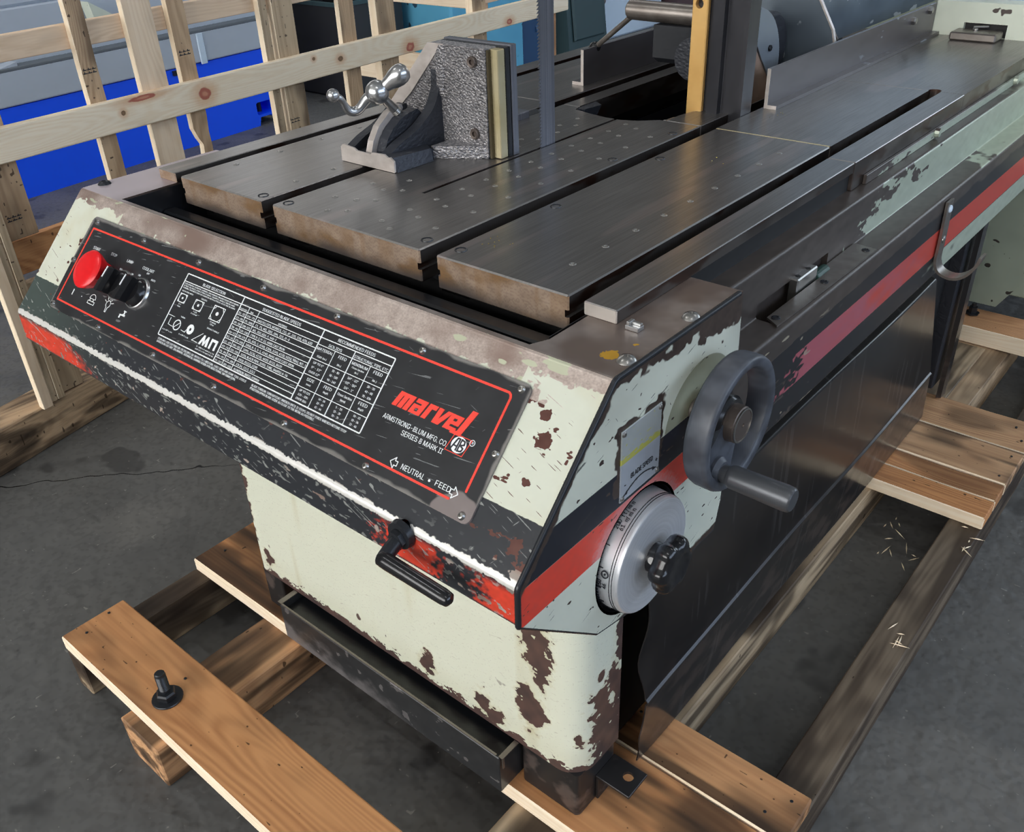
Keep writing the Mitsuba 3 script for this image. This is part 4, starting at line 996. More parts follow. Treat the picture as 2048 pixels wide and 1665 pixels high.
obj('hub', rod((-0.181, 0.668, 0.052), (-0.176, 0.668, 0.052), 0.004, 12), 'black_steel', WH)
obj('drive_housing', [rod((-0.262, 0.735, 0.040), (-0.206, 0.735, 0.040), 0.045, 40, 0.004), prism([(0.87, 0.0), (1.00, 0.0), (1.00, 0.3), (0.87, 0.3)], 'x', -0.33, -0.215)], 'dark_cast', SAW, smooth=30)
ig = Polygon([(-0.300, 0.22), (-0.250, 0.22), (-0.175, 0.0935), (-0.1515, 0.0565), (-0.1470, 0.0410), (-0.1490, 0.010), (-0.221, 0.001), (-0.300, 0.05)])
IG = obj('inclined_guard', prism(ig, 'y', 0.800, 0.804), 'sheet_blue_grey', SAW, label='blue grey steel plate with a chipped white edge')
obj('chipped_edge', prism(LineString([(-0.250, 0.22), (-0.175, 0.0935), (-0.1515, 0.0565), (-0.1470, 0.0410), (-0.1485, 0.012)]).buffer(0.0011, cap_style=2), 'y', 0.7988, 0.8052), 'ground_steel', IG)
obj('blade_guard', prism([(0.942, 0.019), (0.859, 0.084), (0.80, 0.13), (0.80, 0.32), (1.7, 0.32), (1.7, 0.019)], 'x', -0.2015, -0.2), 'sheet_blue_grey', SAW, label='blue grey sheet metal blade guard')
obj('guard_edge', prism(LineString([(0.942, 0.019), (0.859, 0.084), (0.80, 0.13), (0.80, 0.32)]).buffer(0.0014, cap_style=2), 'x', -0.2022, -0.1985), 'ground_steel', SAW)

# angle irons and end wall
def angle(x, y0, y1, foot, t=0.0045, h=0.047):
    return prism([(x - t / 2, 0.0002), (x - t / 2, h), (x + t / 2, h), (x + t / 2, 0.0002 + t), (x + foot, 0.0002 + t), (x + foot, 0.0002)] if foot > 0 else [(x + t / 2, 0.0002), (x + t / 2, h), (x - t / 2, h), (x - t / 2, 0.0002 + t), (x + foot, 0.0002 + t), (x + foot, 0.0002)][::-1], 'y', y0, y1)


AL = obj('angle_iron', angle(-0.4005, 0.562, 1.10, -0.017), 'angle_steel', SAW, label='angle iron guide left of the column')
AI = obj('angle_iron', angle(-0.1320, 0.577, 1.158, 0.014), 'angle_steel', SAW, label='angle iron guide right of the column')
for ax_n, ay_n, ft_ in ((-0.4005, 0.5615, -0.017), (-0.1320, 0.5765, 0.014)):
    obj('end_face', angle(ax_n, ay_n, ay_n + 0.0008, ft_), 'ground_steel', AI if ft_ > 0 else AL, label='bright cut end')
for ay, az in ((1.055, 0.034), (1.125, 0.040)):
    obj('bolt', lathe([(0, 0.006), (0.0045, 0.006), (0.006, 0.004), (0.006, 0), (0, 0)], (-0.1297, ay, az), (1, 0, 0), 6), 'steel', AI)
ew = manifold(box(-0.131, 0.20, 1.1605, 1.20, -0.19, 0.051, 0.001)) - manifold(box(-0.083, -0.018, 1.12, 1.1875, 0.0, 0.0205))
obj('end_wall', ew, 'cream_plate', SAW, label='cream end wall of the table with a rectangular hole')
obj('hole_shade', box(-0.0830, -0.0180, 1.1700, 1.1720, 0.0, 0.0205), 'black_gap', SAW)  # added black sheet that stands for the shade inside the hole
obj('end_block', [box(-0.090, -0.021, 1.118, 1.158, 0.0002, 0.0125, 0.002), box(-0.082, -0.030, 1.158, 1.18, 0.0002, 0.010, 0.001)], 'dull_steel', SAW)
obj('block_screw', [rod((-0.060, 1.145, 0.0125), (-0.060, 1.145, 0.0155), 0.004, 10), rod((-0.064, 1.148, 0.0165), (-0.045, 1.160, 0.0165), 0.0018, 8)], 'steel', SAW)

# right trough with stepped ledges
tp = fillet([(0.0400, -0.0300), (0.0612, -0.0305), (0.0612, -0.0790), (XR, -0.0800), (XR, -0.1870), (0.0400, -0.1870)], [0, 0.0035, 0.002, 0.004, 0.003, 0])
trough = manifold(prism(tp, 'y', 0.1045, 1.30)) - manifold(box(0.0550, 0.0770, 0.195, 0.345, -0.16, -0.066))
obj('trough', trough, 'trough_paint', SAW, smooth=30, label='long dark side trough with worn red stripe')
cp = prism([(0.0695, 0.200), (0.0840, 0.190), (0.0875, 0.407), (0.0625, 0.4105), (0.0625, 0.335), (0.0705, 0.325)], 'z', -0.0794, -0.0772)
SC = obj('slot_cover', cp, 'dull_steel', SAW, label='flat steel cover strip over the trough slot')
for sx, sy in ((0.0765, 0.203), (0.0785, 0.300), (0.0795, 0.398)):
    obj('screw', lathe([(0, 0.0004), (0.0022, 0.0004), (0.0024, 0.0012), (0.0040, 0.0008), (0.0042, 0), (0, 0)], (sx, sy, -0.0772), (0, 0, 1), 14), 'black_steel', SC, smooth=35)
TD = obj('trip_block', box(0.0590, 0.0685, 0.262, 0.305, -0.120, -0.0645, 0.0012), 'steel', SAW, label='small bright steel block in the slot')
for sy in (0.271, 0.293):
    obj('hole', rod((0.0638, sy, -0.0647), (0.0638, sy, -0.0640), 0.0026, 12), 'black_gap', TD)
obj('green_rod', rod((0.0650, 0.306, -0.079), (0.0650, 0.332, -0.079), 0.006, 14), 'green_paint', SAW)
hk = np.array([(0.0925, -0.086), (0.0930, -0.120), (0.0930, -0.150), (0.0935, -0.162), (0.0985, -0.172), (0.1080, -0.1765), (0.1190, -0.1765), (0.1290, -0.171), (0.1355, -0.163), (0.1420, -0.1440)])
hs = spline(hk, 40)
HK = obj('hanger_hook', prism(LineString(hs).buffer(0.0016, cap_style=2), 'y', 0.612, 0.632), 'dull_steel', SAW, smooth=30, label='flat steel strip bent into a hook')
for hz in (-0.096, -0.134):
    obj('screw', lathe([(0, 0.0028), (0.0025, 0.0028), (0.0045, 0.0015), (0.0048, 0), (0, 0)], (0.0940, 0.622, hz), (1, 0, 0), 14), 'white_paint' if hz > -0.1 else 'steel', HK, smooth=35)
obj('flange', box(0.0440, 0.0480, 0.455, 1.2, -0.0302, -0.020, 0.0006), 'trough_paint', SAW)
for ry in (0.665, 0.99):
    obj('flange_bolt', lathe([(0, 0.006), (0.005, 0.005), (0.006, 0), (0, 0)], (0.0482, ry, -0.023), (1, 0, 0), 10), 'trough_paint', SAW)

# base
bpoly = union_all([sbox(-0.535, -0.008, 0.018, 0.0655)]).buffer(-0.0005)
bpts = fillet([(-0.535, 0.0655), (-0.535, -0.008), (0.018, -0.008), (0.018, 0.0655)], [0, 0.012, 0.030, 0], 8)
mb = prism(bpts, 'z', -0.5560, -0.19)
obj('base', mb, 'base_paint', SAW, smooth=25, label='cream painted base with rust brown chips')
fp = lambda x0_, x1_: fillet([(x0_, 0.062), (x0_, -0.0045), (x1_, -0.0045), (x1_, 0.062)], [0, 0.006, 0.006 if x1_ > 0 else 0.003, 0], 6)
obj('foot', prism(fp(-0.0655, 0.0145), 'z', -0.6228, -0.555), 'foot_black', SAW, smooth=25, label='black steel foot under the right corner')
obj('foot', prism(fp(-0.5390, -0.4950), 'z', -0.6228, -0.555), 'foot_black', SAW, smooth=25, label='black steel foot under the left corner')
FB = obj('foot_bracket', (manifold(box(0.0145, 0.0585, 0.0275, 0.0645, -0.5885, -0.5845, 0.0006)) + manifold(box(0.0148, 0.0185, 0.0275, 0.0645, -0.6228, -0.5850, 0.0006))) - cyl_m((0.0435, 0.049, -0.6), (0.0435, 0.049, -0.57), 0.0062, 20), 'foot_black', SAW, label='black angle bracket with a bolt hole')
obj('base_frame', [box(-0.50, -0.005, 0.0660, 1.10, -0.60, -0.19), box(-0.455, -0.068, 0.0, 0.0655, -0.5558, -0.5552)], 'black_gap', SAW)
obj('rear_base', box(-0.48, 0.015, 1.10, 1.16, -0.60, -0.19, 0.002), 'dark_cast', SAW)
# black splash sheet along the right side
sp_ = fillet([(0.0220, -0.2960), (0.0310, -0.3000), (0.0340, -0.5020), (0.0372, -0.5050), (0.0345, -0.5085), (0.0265, -0.6215)], [0, 0.004, 0, 0.001, 0, 0], 6)
sm = np.array(LineString(sp_).buffer(0.0007, cap_style=2).exterior.coords)[:-1]
sheet = trimesh.util.concatenate([prism(sm, 'y', 0.0, 1.0)])
sheet = tri(manifold(sheet).refine_to_length(0.012))
sv = np.array(sheet.vertices)
t_ = sv[:, 1].copy()
y0_ = 0.084 + 0.004 * np.sin(sv[:, 2] * 60) + 0.010 * np.clip((-0.56 - sv[:, 2]) / 0.06, 0, 1)
y1_ = 0.893 + (-0.30 - sv[:, 2]) * 0.43
sv[:, 1] = y0_ + (y1_ - y0_) * t_
bend_ = np.exp(-(sv[:, 1] - 0.085) / 0.03)
sv[:, 0] += bend_ * (0.004 * np.sin(sv[:, 2] * 34 + 1.0)) + 0.0012 * np.sin(sv[:, 1] * 11)
sheet.vertices = sv
obj('splash_sheet', sheet, 'skirt_black', SAW, smooth=25, label='glossy black splash sheet below the trough')
obj('sheet_end', prism([(0.022, 1.115), (0.030, 1.118), (0.031, 1.140), (0.022, 1.150)], 'z', -0.6225, -0.19), 'skirt_black', SAW)
# cream rear leg
lg = obj('rear_leg', prism([(-0.062, -0.587), (0.010, -0.587), (0.060, -0.500), (0.130, -0.30), (0.130, -0.19), (-0.080, -0.19), (-0.064, -0.50)], 'y', 1.500, 1.56), 'leg_cream', SAW, label='pale green rear leg')
obj('leg_flange', box(-0.085, -0.0645, 1.495, 1.54, -0.5860, -0.19, 0.001), 'teal_paint', SAW)
LB = obj('leveling_bolt', lathe([(0, 0), (0.015, 0), (0.015, 0.003), (0.009, 0.003), (0.009, 0.016), (0.005, 0.016), (0.005, 0.024), (0, 0.024)], (-0.030, 1.492, -0.610), (0, 0, 1), 6), 'black_steel', SAW)
obj('rear_body', box(-0.50, 0.09, 1.56, 2.1, -0.58, 0.02, 0.003), 'leg_cream', SAW)
obj('rear_deck', [box(-0.13, 0.25, 1.2, 1.5, -0.02, 0.046, 0.002)], 'cream_plate', SAW)
obj('top_cover', box(-0.060, 0.22, 1.215, 1.45, 0.0465, 0.075, 0.003), 'white_paint', SAW, label='white cover at the far end of the table')

# drip tray hanging under the front
tr = manifold(box(-0.4535, -0.0680, -0.0380, 0.0600, -0.6150, -0.5566, 0.001)) - manifold(box(-0.4515, -0.0700, -0.0362, 0.070, -0.5690, -0.50))
TRAY = thing('drip_tray', 'long shallow black steel tray pulled out from under the cream base', 'tray')
obj('pan', tr, 'tray_black', TRAY)
lip = [box(-0.4505, -0.073, -0.0376, -0.0352, -0.5560, -0.5548), prism([(-0.0700, -0.0365), (-0.0640, -0.0365), (-0.0640, -0.0090), (-0.0700, -0.0090)], 'z', -0.5566, -0.5552), prism([(-0.4595, -0.0365), (-0.4515, -0.0365), (-0.4515, -0.0090), (-0.4595, -0.0090)], 'z', -0.5566, -0.5552), box(-0.0652, -0.0640, -0.0365, -0.0335, -0.5720, -0.5550)]
obj('lid', box(-0.4512, -0.0703, -0.0358, 0.055, -0.5688, -0.5670), 'pit_black', TRAY)
obj('rim', lip, 'dull_steel', TRAY, label='worn bright rim')

# ------------------------------------------------------------------ vise jaw on the table
VS = thing('vise_jaw', 'cast iron vise jaw with ball crank handle clamped on the table before the blade', 'vise')
up_ = manifold(prism([(-0.2805, 0.0003), (-0.2785, 0.112), (-0.3580, 0.112), (-0.4620, 0.006), (-0.4620, 0.0003)], 'y', 0.2285, 0.2500))
ribp = fillet([(0.240, 0.088), (0.2283, 0.086), (0.2262, 0.066), (0.215, 0.047), (0.190, 0.0315), (0.161, 0.0222), (0.146, 0.0150), (0.1375, 0.0135), (0.1375, 0.0003), (0.240, 0.0003)], [0, 0.002, 0.02, 0.04, 0.08, 0.06, 0.01, 0.002, 0, 0], 5)
rib = lambda a, b: manifold(prism(ribp, 'x', a, b))
base_ = manifold(box(-0.413, -0.333, 0.1375, 0.24, 0.0003, 0.0105))
wing = manifold(hull([(x, y, z) for x, y in ((-0.335, 0.197), (-0.3315, 0.1975), (-0.309, 0.2245), (-0.2815, 0.2290), (-0.2815, 0.235), (-0.335, 0.235)) for z in (0.0003, 0.0135)]))
side_ = manifold(hull([(-0.345, 0.1375, 0.0003), (-0.328, 0.1385, 0.0003), (-0.345, 0.1375, 0.016), (-0.333, 0.1385, 0.015), (-0.326, 0.190, 0.0003), (-0.329, 0.190, 0.0135), (-0.345, 0.20, 0.0135), (-0.345, 0.20, 0.0003)]))
VB = obj('body', up_ + wing, 'rough_cast', VS, smooth=25)
obj('rib', [tri(rib(-0.3580, -0.3450)), tri(side_)], 'dark_cast', VS, smooth=30)
obj('ridge', hull([(-0.3485, 0.2262, 0.100), (-0.3455, 0.2262, 0.100), (-0.3485, 0.2262, 0.060), (-0.3445, 0.2262, 0.060), (-0.337, 0.2268, 0.1115), (-0.342, 0.2268, 0.1115), (-0.350, 0.2287, 0.102), (-0.341, 0.2287, 0.09), (-0.351, 0.2287, 0.058), (-0.341, 0.2287, 0.058), (-0.334, 0.2287, 0.1118), (-0.344, 0.2287, 0.1118)]), 'rough_cast', VS, smooth=30)
obj('rib', rib(-0.4130, -0.4010) - manifold(box(-0.5, -0.39, 0.1, 0.3, 0.044, 0.2)), 'dark_cast', VS, smooth=30)
obj('foot', base_, 'dark_cast', VS)
ft = Polygon([(-0.4130, 0.0005), (-0.3290, 0.0005), (-0.3290, 0.0125), (-0.3345, 0.0160), (-0.3380, 0.0150), (-0.3430, 0.0178), (-0.3620, 0.0168), (-0.3645, 0.0148), (-0.3860, 0.0150), (-0.3900, 0.0172), (-0.4080, 0.0190), (-0.4120, 0.0160)])
obj('front_face', prism(ft.buffer(-0.001).buffer(0.001), 'y', 0.1355, 0.1376), 'ground_steel', VS, label='bright machined front face')
obj('machined_rim', prism([(-0.3585, 0.1125), (-0.3350, 0.1125), (-0.3480, 0.102), (-0.390, 0.058), (-0.4555, 0.0015), (-0.4625, 0.0015), (-0.4625, 0.006)], 'y', 0.2268, 0.2286), 'ground_steel', VS, label='bright machined sloping rim')
obj('jaw_spacer', box(-0.345, -0.2765, 0.2495, 0.2530, 0.0003, 0.1115), 'black_steel', VS)
obj('brass_strip', box(-0.2800, -0.2670, 0.2345, 0.2460, 0.0006, 0.1112, 0.0008), 'brass', VS, label='upright brass strip')
obj('dark_strip', box(-0.2790, -0.2760, 0.2300, 0.2350, 0.0006, 0.1110), 'olive_metal', VS)
obj('jaw_liner', box(-0.3580, -0.2660, 0.2462, 0.2525, 0.0004, 0.1122, 0.0006), 'black_steel', VS)
obj('jaw_plate', box(-0.3600, -0.2655, 0.2535, 0.2630, 0.0004, 0.1135, 0.0006), 'blade_steel', VS, label='smooth steel jaw plate')
for sx, sz in ((-0.2955, 0.0985), (-0.2970, 0.0250)):
    obj('cap_screw', lathe([(0.0026, 0.0012), (0.0026, 0.0036), (0.0050, 0.0040), (0.0058, 0.0030), (0.0058, -0.001), (0, -0.001), (0, 0.0012), (0.0026, 0.0012)], (sx, 0.2285, sz), (0, -1, 0), 24), 'cap_brown', VS, smooth=35)
lug = LineString([(0.158, 0.0125), (0.163, 0.022), (0.172, 0.031), (0.184, 0.038), (0.195, 0.041)]).buffer(0.0055, cap_style=1).union(Polygon([(0.16, 0.011), (0.20, 0.011), (0.222, 0.03), (0.205, 0.046), (0.185, 0.042)]).buffer(0.002))
LG = obj('clamp_lug', prism(lug.intersection(sbox(0.145, 0.0107, 0.227, 0.08)), 'x', -0.3733, -0.3605), 'dark_cast', VS, smooth=25)
obj('lug_edge', prism(LineString([(0.1485, 0.0115), (0.1528, 0.022), (0.162, 0.0345), (0.178, 0.0455), (0.193, 0.0500)]).buffer(0.0036, cap_style=1), 'x', -0.3825, -0.3735), 'ground_steel', VS, label='bright ground edge of the clamp lug')
Hb = np.array([-0.373, 0.162, 0.072])
e1, e2, ax_ = np.array([1.0, 0, 0]), np.array([0, 1, 1]) / 2 ** 0.5, np.array([0, -1, 1]) / 2 ** 0.5
obj('screw', [tube(np.array([Hb - ax_ * 0.038, Hb - ax_ * 0.005]), 0.0050, 20), lathe([(0.0049, -0.036), (0.0056, -0.035), (0.0049, -0.034), (0.0056, -0.033), (0.0049, -0.032), (0.0056, -0.031), (0.0049, -0.030), (0.0049, -0.036)], Hb, ax_, 20)], 'steel', VS, smooth=40)
gd = (e1 * 0.01839 + e2 * 0.02296) / np.linalg.norm([0.01839, 0.02296])
el = Hb + e1 * -0.01953 + e2 * -0.02839
crank = []
crank.append(lathe([(0, -0.0126)] + [(0.0126 * math.cos(w), 0.0126 * math.sin(w)) for w in np.radians(np.arange(-80, 81, 10))] + [(0, 0.0126)], Hb, ax_, 28))
crank.append(lathe([(0, 0.004), (0.0062, 0.005), (0.0064, 0.011), (0.0078, 0.017), (0.0098, 0.0225), (0.0108, 0.028), (0.0105, 0.033), (0.0085, 0.0375), (0.0045, 0.0400), (0, 0.0408)], Hb, gd, 28))
cp_ = spline([Hb - gd * 0.006, Hb - gd * 0.018, el + gd * 0.0035 + ax_ * 0.0004, el + ax_ * 0.0045, el + ax_ * 0.012, el + ax_ * 0.030], 30)
cr_ = np.interp(np.linspace(0, 1, 30), [0, 0.3, 0.5, 0.6, 0.8, 1], [0.0062, 0.0050, 0.0050, 0.0046, 0.0034, 0.0040])
crank.append(tube(cp_, cr_, 18))
crank.append(lathe([(0, -0.0069)] + [(0.0069 * math.cos(w), 0.0069 * math.sin(w)) for w in np.radians(np.arange(-80, 81, 10))] + [(0, 0.0069)], el + ax_ * 0.0325, ax_, 24))
obj('crank_handle', crank, 'polished_steel', VS, smooth=50, label='polished crank handle with ball ends')
TN = thing('clamp_block', 'small dark steel clamp block lying in the table slot right of the vise jaw', 'block')
obj('body', box(-0.3815, -0.3555, 0.352, 0.392, -0.0125, 0.0085, 0.0015), 'blade_steel', TN)
obj('tongue', box(-0.3775, -0.3605, 0.346, 0.43, -0.024, -0.0005, 0.001), 'black_steel', TN)

# bits on the table
SP = thing('metal_scrap', 'tiny bright metal offcut lying on the console beside the table rail', 'metal scrap')
obj('body', [box(0.0525, 0.0640, -0.0030, 0.0050, -0.0108, -0.0075, 0.0004), box(0.0530, 0.0560, -0.002, 0.0050, -0.0076, -0.0050, 0.0004), box(0.0560, 0.0635, 0.0010, 0.0042, -0.0076, -0.0055, 0.0004)], 'polished_steel', SP)
rng = np.random.default_rng(5)
chips = []
for cx, cy, n_ in ((-0.115, 0.05, 10), (-0.07, 0.36, 4), (-0.11, 0.565, 6), (0.03, 0.02, 3)):
    for _ in range(n_):
        p = np.array([cx, cy, 0.0]) + [rng.normal(0, 0.008), rng.normal(0, 0.008), 0]
        p[2] = 0.0002 if p[0] < 0.0 else -0.0107
        s = rng.uniform(0.0004, 0.0010)
        chips.append(hull(p + rng.uniform(-1, 1, (8, 3)) * [s, s, s * 0.5] + [0, 0, s * 0.5]))
obj('metal_chips', chips, 'gold_chip', label='scattered tiny yellow metal chips on the worktable', cat='metal chips', kind='stuff')

# ------------------------------------------------------------------ skid under the saw
SK = thing('pallet', 'orange brown plank skid of stringers and deck boards carrying the saw', 'pallet')
ZD, ZS = -0.6248, -0.648
wrng = np.random.default_rng(11)
wood_n = [0]


def board(name, parent, x0_, x1_, y0_, y1_, z0_, z1_, d, tone, b=0.0018, bsdf='wood', jag=0.0012, rot=0.0, label=None, m=None, dirty=False):
    """A board with slightly uneven edges; d is the direction of its grain."""
    wood_n[0] += 1
    q = box(x0_, x1_, y0_, y1_, z0_, z1_, b)
    q = tri(manifold(q).refine_to_length(0.09))
    v = np.array(q.vertices)
    v += (meshkit.noise(v * 14 + wood_n[0] * 7.3, wood_n[0]) - 0.5)[:, None] * wrng.uniform(-1, 1, 3) * 2 * jag
    q.vertices = v
    if rot:
        q.apply_transform(trimesh.transformations.rotation_matrix(rot, [0, 0, 1], [(x0_ + x1_) / 2, (y0_ + y1_) / 2, 0]))
    if m is not None:
        q.apply_transform(m)
    return obj(name, q, bsdf, parent, uv=(wood_n[0] + (0.75 if dirty else 0.25), d + min(tone, 0.99) * 0.9), label=label)


board('deck_board', SK, -0.7135, 0.2045, -0.2315, -0.1370, ZS, ZD, 0, 0.36, label='front plank with a bolt through it')
board('deck_board', SK, -0.7100, 0.2045, -0.0215, 0.1050, ZS, ZD - 0.0002, 0, 0.36, dirty=True)
board('deck_board', SK, -0.7100, 0.2045, 0.1075, 0.1780, ZS, ZD + 0.0004, 0, 0.40, dirty=True)
board('deck_board', SK, -0.7100, 0.2030, 0.8000, 0.8530, ZS, ZD, 0, 0.34)
board('deck_board', SK, -0.7100, 0.2030, 0.8560, 0.9080, ZS, ZD - 0.001, 0, 0.36)
board('deck_board', SK, -0.7100, 0.2030, 0.9110, 1.0220, ZS, ZD, 0, 0.50, dirty=True)
board('deck_board', SK, -0.7100, 0.2030, 1.0250, 1.1320, ZS, ZD - 0.0015, 0, 0.48)
board('deck_board', SK, -0.0720, 0.3600, 1.4300, 1.5300, -0.650, -0.6125, 0, 0.30, label='short thick board under the rear leg')
board('stringer', SK, -0.7130, -0.6750, -0.2310, 1.60, F, ZS, 1, 0.80, dirty=True)
board('stringer', SK, -0.5400, -0.4550, -0.2460, 1.60, F, ZS, 1, 0.46, dirty=True)
board('stringer', SK, -0.0640, 0.0280, -0.2460, 1.42, F, ZS, 1, 0.70, dirty=True)
board('stringer', SK, 0.1540, 0.2030, -0.2460, 2.20, F, ZS, 1, 0.94, dirty=True)
board('stringer', SK, -0.0600, 0.0700, 1.1300, 1.56, F, ZS - 0.0035, 1, 0.62)
# nails in the deck boards
for nx in (-0.695, -0.50, -0.02, 0.178):
    for ny in (-0.205, -0.165, 0.02, 0.085, 0.13, 0.16, 0.93, 1.0, 1.06, 1.10):
        obj('nail', rod((nx + 0.01 * math.sin(ny * 90), ny, ZD - 0.01), (nx + 0.01 * math.sin(ny * 90), ny, ZD + 0.0012), 0.0020, 8), 'black_steel', SK)
AB = thing('anchor_bolt', 'upright black bolt with nut and washer on the front plank of the skid', 'bolt')
ap = np.array([-0.497, -0.1975, ZD])
obj('stud', [rod(ap + [0, 0, -0.02], ap + [0, 0, 0.047], 0.0064, 20, 0.0012), lathe([p for k in range(16) for p in ((0.0064, 0.018 + 0.0016 * k), (0.0070, 0.0188 + 0.0016 * k))] + [(0.0064, 0.0445), (0.0064, 0.018)], ap, (0, 0, 1), 18)], 'black_steel', AB, smooth=30)
obj('nut', lathe([(0.0068, 0.003), (0.0118, 0.003), (0.0128, 0.005), (0.0128, 0.012), (0.0110, 0.0145), (0.0068, 0.0145), (0.0068, 0.003)], ap, (0.04, 0, 1), 6), 'black_steel', AB)
obj('washer', lathe([(0.0068, 0.0006), (0.0195, 0.0006), (0.0198, 0.002), (0.0190, 0.0032), (0.0068, 0.0034), (0.0068, 0.0006)], ap, (0, 0, 1), 32), 'black_steel', AB, smooth=30)
splint = []
for cx, cy, n_ in ((0.075, 0.78, 9), (0.19, 0.76, 6), (0.196, 0.50, 6), (0.12, 0.74, 4)):
    for _ in range(n_):
        p = np.array([cx + rng.normal(0, 0.012), cy + rng.normal(0, 0.02), (F if not 0.154 < cx < 0.203 else ZS) + 0.001])
        w = rng.uniform(0, 6.28)
        L = rng.uniform(0.004, 0.016)
        u = np.array([math.cos(w), math.sin(w), 0])
        s_ = np.array([-u[1], u[0], 0])
        splint.append(hull([p - u * L, p + u * L, p + s_ * 0.0012, p - s_ * 0.0012, p + [0, 0, 0.0018], p - u * L * 0.5 + [0, 0, 0.001]]))
wood_n[0] += 1
obj('wood_splinters', splint, 'wood', label='pale wood splinters lying on the floor and stringer right of the saw', cat='wood splinters', kind='stuff', uv=(3.3, 0.0))

# ------------------------------------------------------------------ crate wall behind, of upright slats and rails
CRD = np.array([-0.119, 0.993, 0])
CRD /= np.linalg.norm(CRD)
CRN = np.array([CRD[1], -CRD[0], 0])
CRM = np.eye(4)
CRM[:3, 0], CRM[:3, 1], CRM[:3, 2], CRM[:3, 3] = CRN, CRD, [0, 0, 1], [-1.36, 0, F]
CR = thing('crate_side', 'tall crate wall of upright pine slats with pale horizontal boards behind the saw', 'crate')


def slat(u0, u1, z0_, z1_, n0, n1, tone, name='slat', d=2, b=0.0012, bsdf='wood', label=None):
    return board(name, CR, n0, n1, u0, u1, z0_, z1_, d, tone, b, bsdf, m=CRM, label=label)


slat(0.341, 0.378, 0.10, 1.10, -0.014, 0, 0.60)
slat(0.460, 0.526, 0.10, 1.10, -0.014, 0, 0.10)
slat(0.826 + 0.012, 0.903, 0.10, 1.10, -0.020, 0, 0.66)
slat(0.800, 0.824, 0.10, 1.10, -0.016, 0, 0.72)
slat(1.052, 1.106, 0.10, 1.10, -0.014, 0, 0.60)
slat(1.186, 1.259, 0.10, 1.10, -0.024, 0, 0.62)
slat(1.603, 1.672, 0.10, 1.10, -0.024, 0, 0.62)
slat(2.048, 2.074, 0.10, 0.58, -0.02, 0, 0.30)
# the slat with a torn lower end
wood_n[0] += 1
tq = prism([(0.562, 1.10), (0.604, 1.10), (0.603, 0.535), (0.600, 0.500), (0.602, 0.470), (0.598, 0.430), (0.592, 0.395), (0.586, 0.44), (0.577, 0.452), (0.579, 0.478), (0.570, 0.494), (0.562, 0.515)], 'x', -0.014, 0.0)
obj('slat', moved(tq, CRM), 'wood', CR, uv=(wood_n[0] + 0.25, 2 + 0.60 * 0.9), label='slat with a torn lower end')
slat(0.098, 0.168, 0.415, 1.10, -0.022, -0.004, 0.58, label='slat with a dark knot')
slat(0.108, 0.158, 0.09, 0.33, -0.026, -0.006, 0.64)
slat(0.088, 0.104, 0.09, 1.10, -0.020, 0.012, 0.70)
slat(0.074, 0.087, 0.09, 1.10, -0.022, 0.012, 0.68)
slat(0.052, 0.073, 0.085, 0.43, 0.0, 0.016, 0.10, label='short pale fresh slat at the near end')
slat(0.10, 0.45, 0.342, 0.408, -0.040, -0.022, 0.36, 'rail', 1, label='orange rail behind the slats')
slat(0.0, 1.112, 0.7135, 0.7560, -0.034, -0.0145, 0.14, 'rail', 1, label='pale orange upper rail behind the slats')
slat(1.66, 2.12, 0.6080, 0.70, -0.040, -0.0245, 0.16, 'rail', 1)
# the long pale board in front, with red knots
kn = [(0.5985, 0.5830, 0.0155, 0.0130, True), (1.2900, 0.5600, 0.0170, 0.0120, True), (1.7700, 0.5520, 0.0150, 0.0080, True), (0.447, 0.6065, 0.032, 0.0050, True), (0.396, 0.588, 0.005, 0.0045, False), (0.93, 0.594, 0.005, 0.004, False), (1.02, 0.578, 0.009, 0.006, False)]
for (u_, z_, ru, rz, red) in kn:
    w_ = CRM[:3, 3] + CRD * u_
    KNOTS.append((w_[1], z_ - ZT, ru * CRD[1], rz, red))
mat('pine_board', tex(pine_color), 0.55, 0.0, 0.35)
tilt = trimesh.transformations.rotation_matrix(-0.0108, [1, 0, 0], [0, 1.0, 0.58])
wood_n[0] += 1
q_ = box(0.0012, 0.0180, -0.25, 2.125, 0.5480, 0.6080, 0.002)
q_ = tri(manifold(q_).refine_to_length(0.09))
q_.apply_transform(tilt)
obj('rail', moved(q_, CRM), 'pine_board', CR, uv=(wood_n[0] + 0.25, 1 + 0.02), label='long pale pine board with red knots')
# timber on the floor that the wall stands at
TM = np.eye(4)
td = np.array([-0.22, 0.9755, 0])
td /= np.linalg.norm(td)
TM[:3, 0], TM[:3, 1], TM[:3, 2], TM[:3, 3] = [td[1], -td[0], 0], td, [0, 0, 1], [-1.330, -0.074, F]
board('base_timber', CR, -0.085, 0.0, -0.60, 1.9, 0.0, 0.088, 1, 0.60, 0.003, m=TM, dirty=True, label='heavy weathered base timber on the floor')
# the crate's far side, running across
for (ax0, ax1, ay, z0_, z1_, tone) in ((-2.10, -1.60, 1.70, 0.588, 0.69, 0.18), (-1.86, -1.52, 1.36, 0.440, 0.524, 0.12)):
    board('cross_rail', CR, ax0, ax1, ay, ay + 0.018, F + z0_, F + z1_, 0, tone)

# printed stamps on the slats
st = []
for (u0, z_) in ((0.344, 0.668), (0.567, 0.662), (0.842, 0.462), (0.115, 0.452)):
    for r_ in range(2):
        for k in range(3):
            st.append(moved(box(0.0002, 0.0006, u0 + 0.010 * k, u0 + 0.010 * k + 0.008, z_ + 0.006 * r_, z_ + 0.006 * r_ + 0.0016), CRM))
            st.append(moved(box(0.0002, 0.0006, u0 + 0.010 * k + 0.002, u0 + 0.010 * k + 0.0035, z_ + 0.006 * r_, z_ + 0.006 * r_ + 0.004), CRM))
obj('grade_stamp', st, 'black_print', CR, label='blurred dark grade stamps')

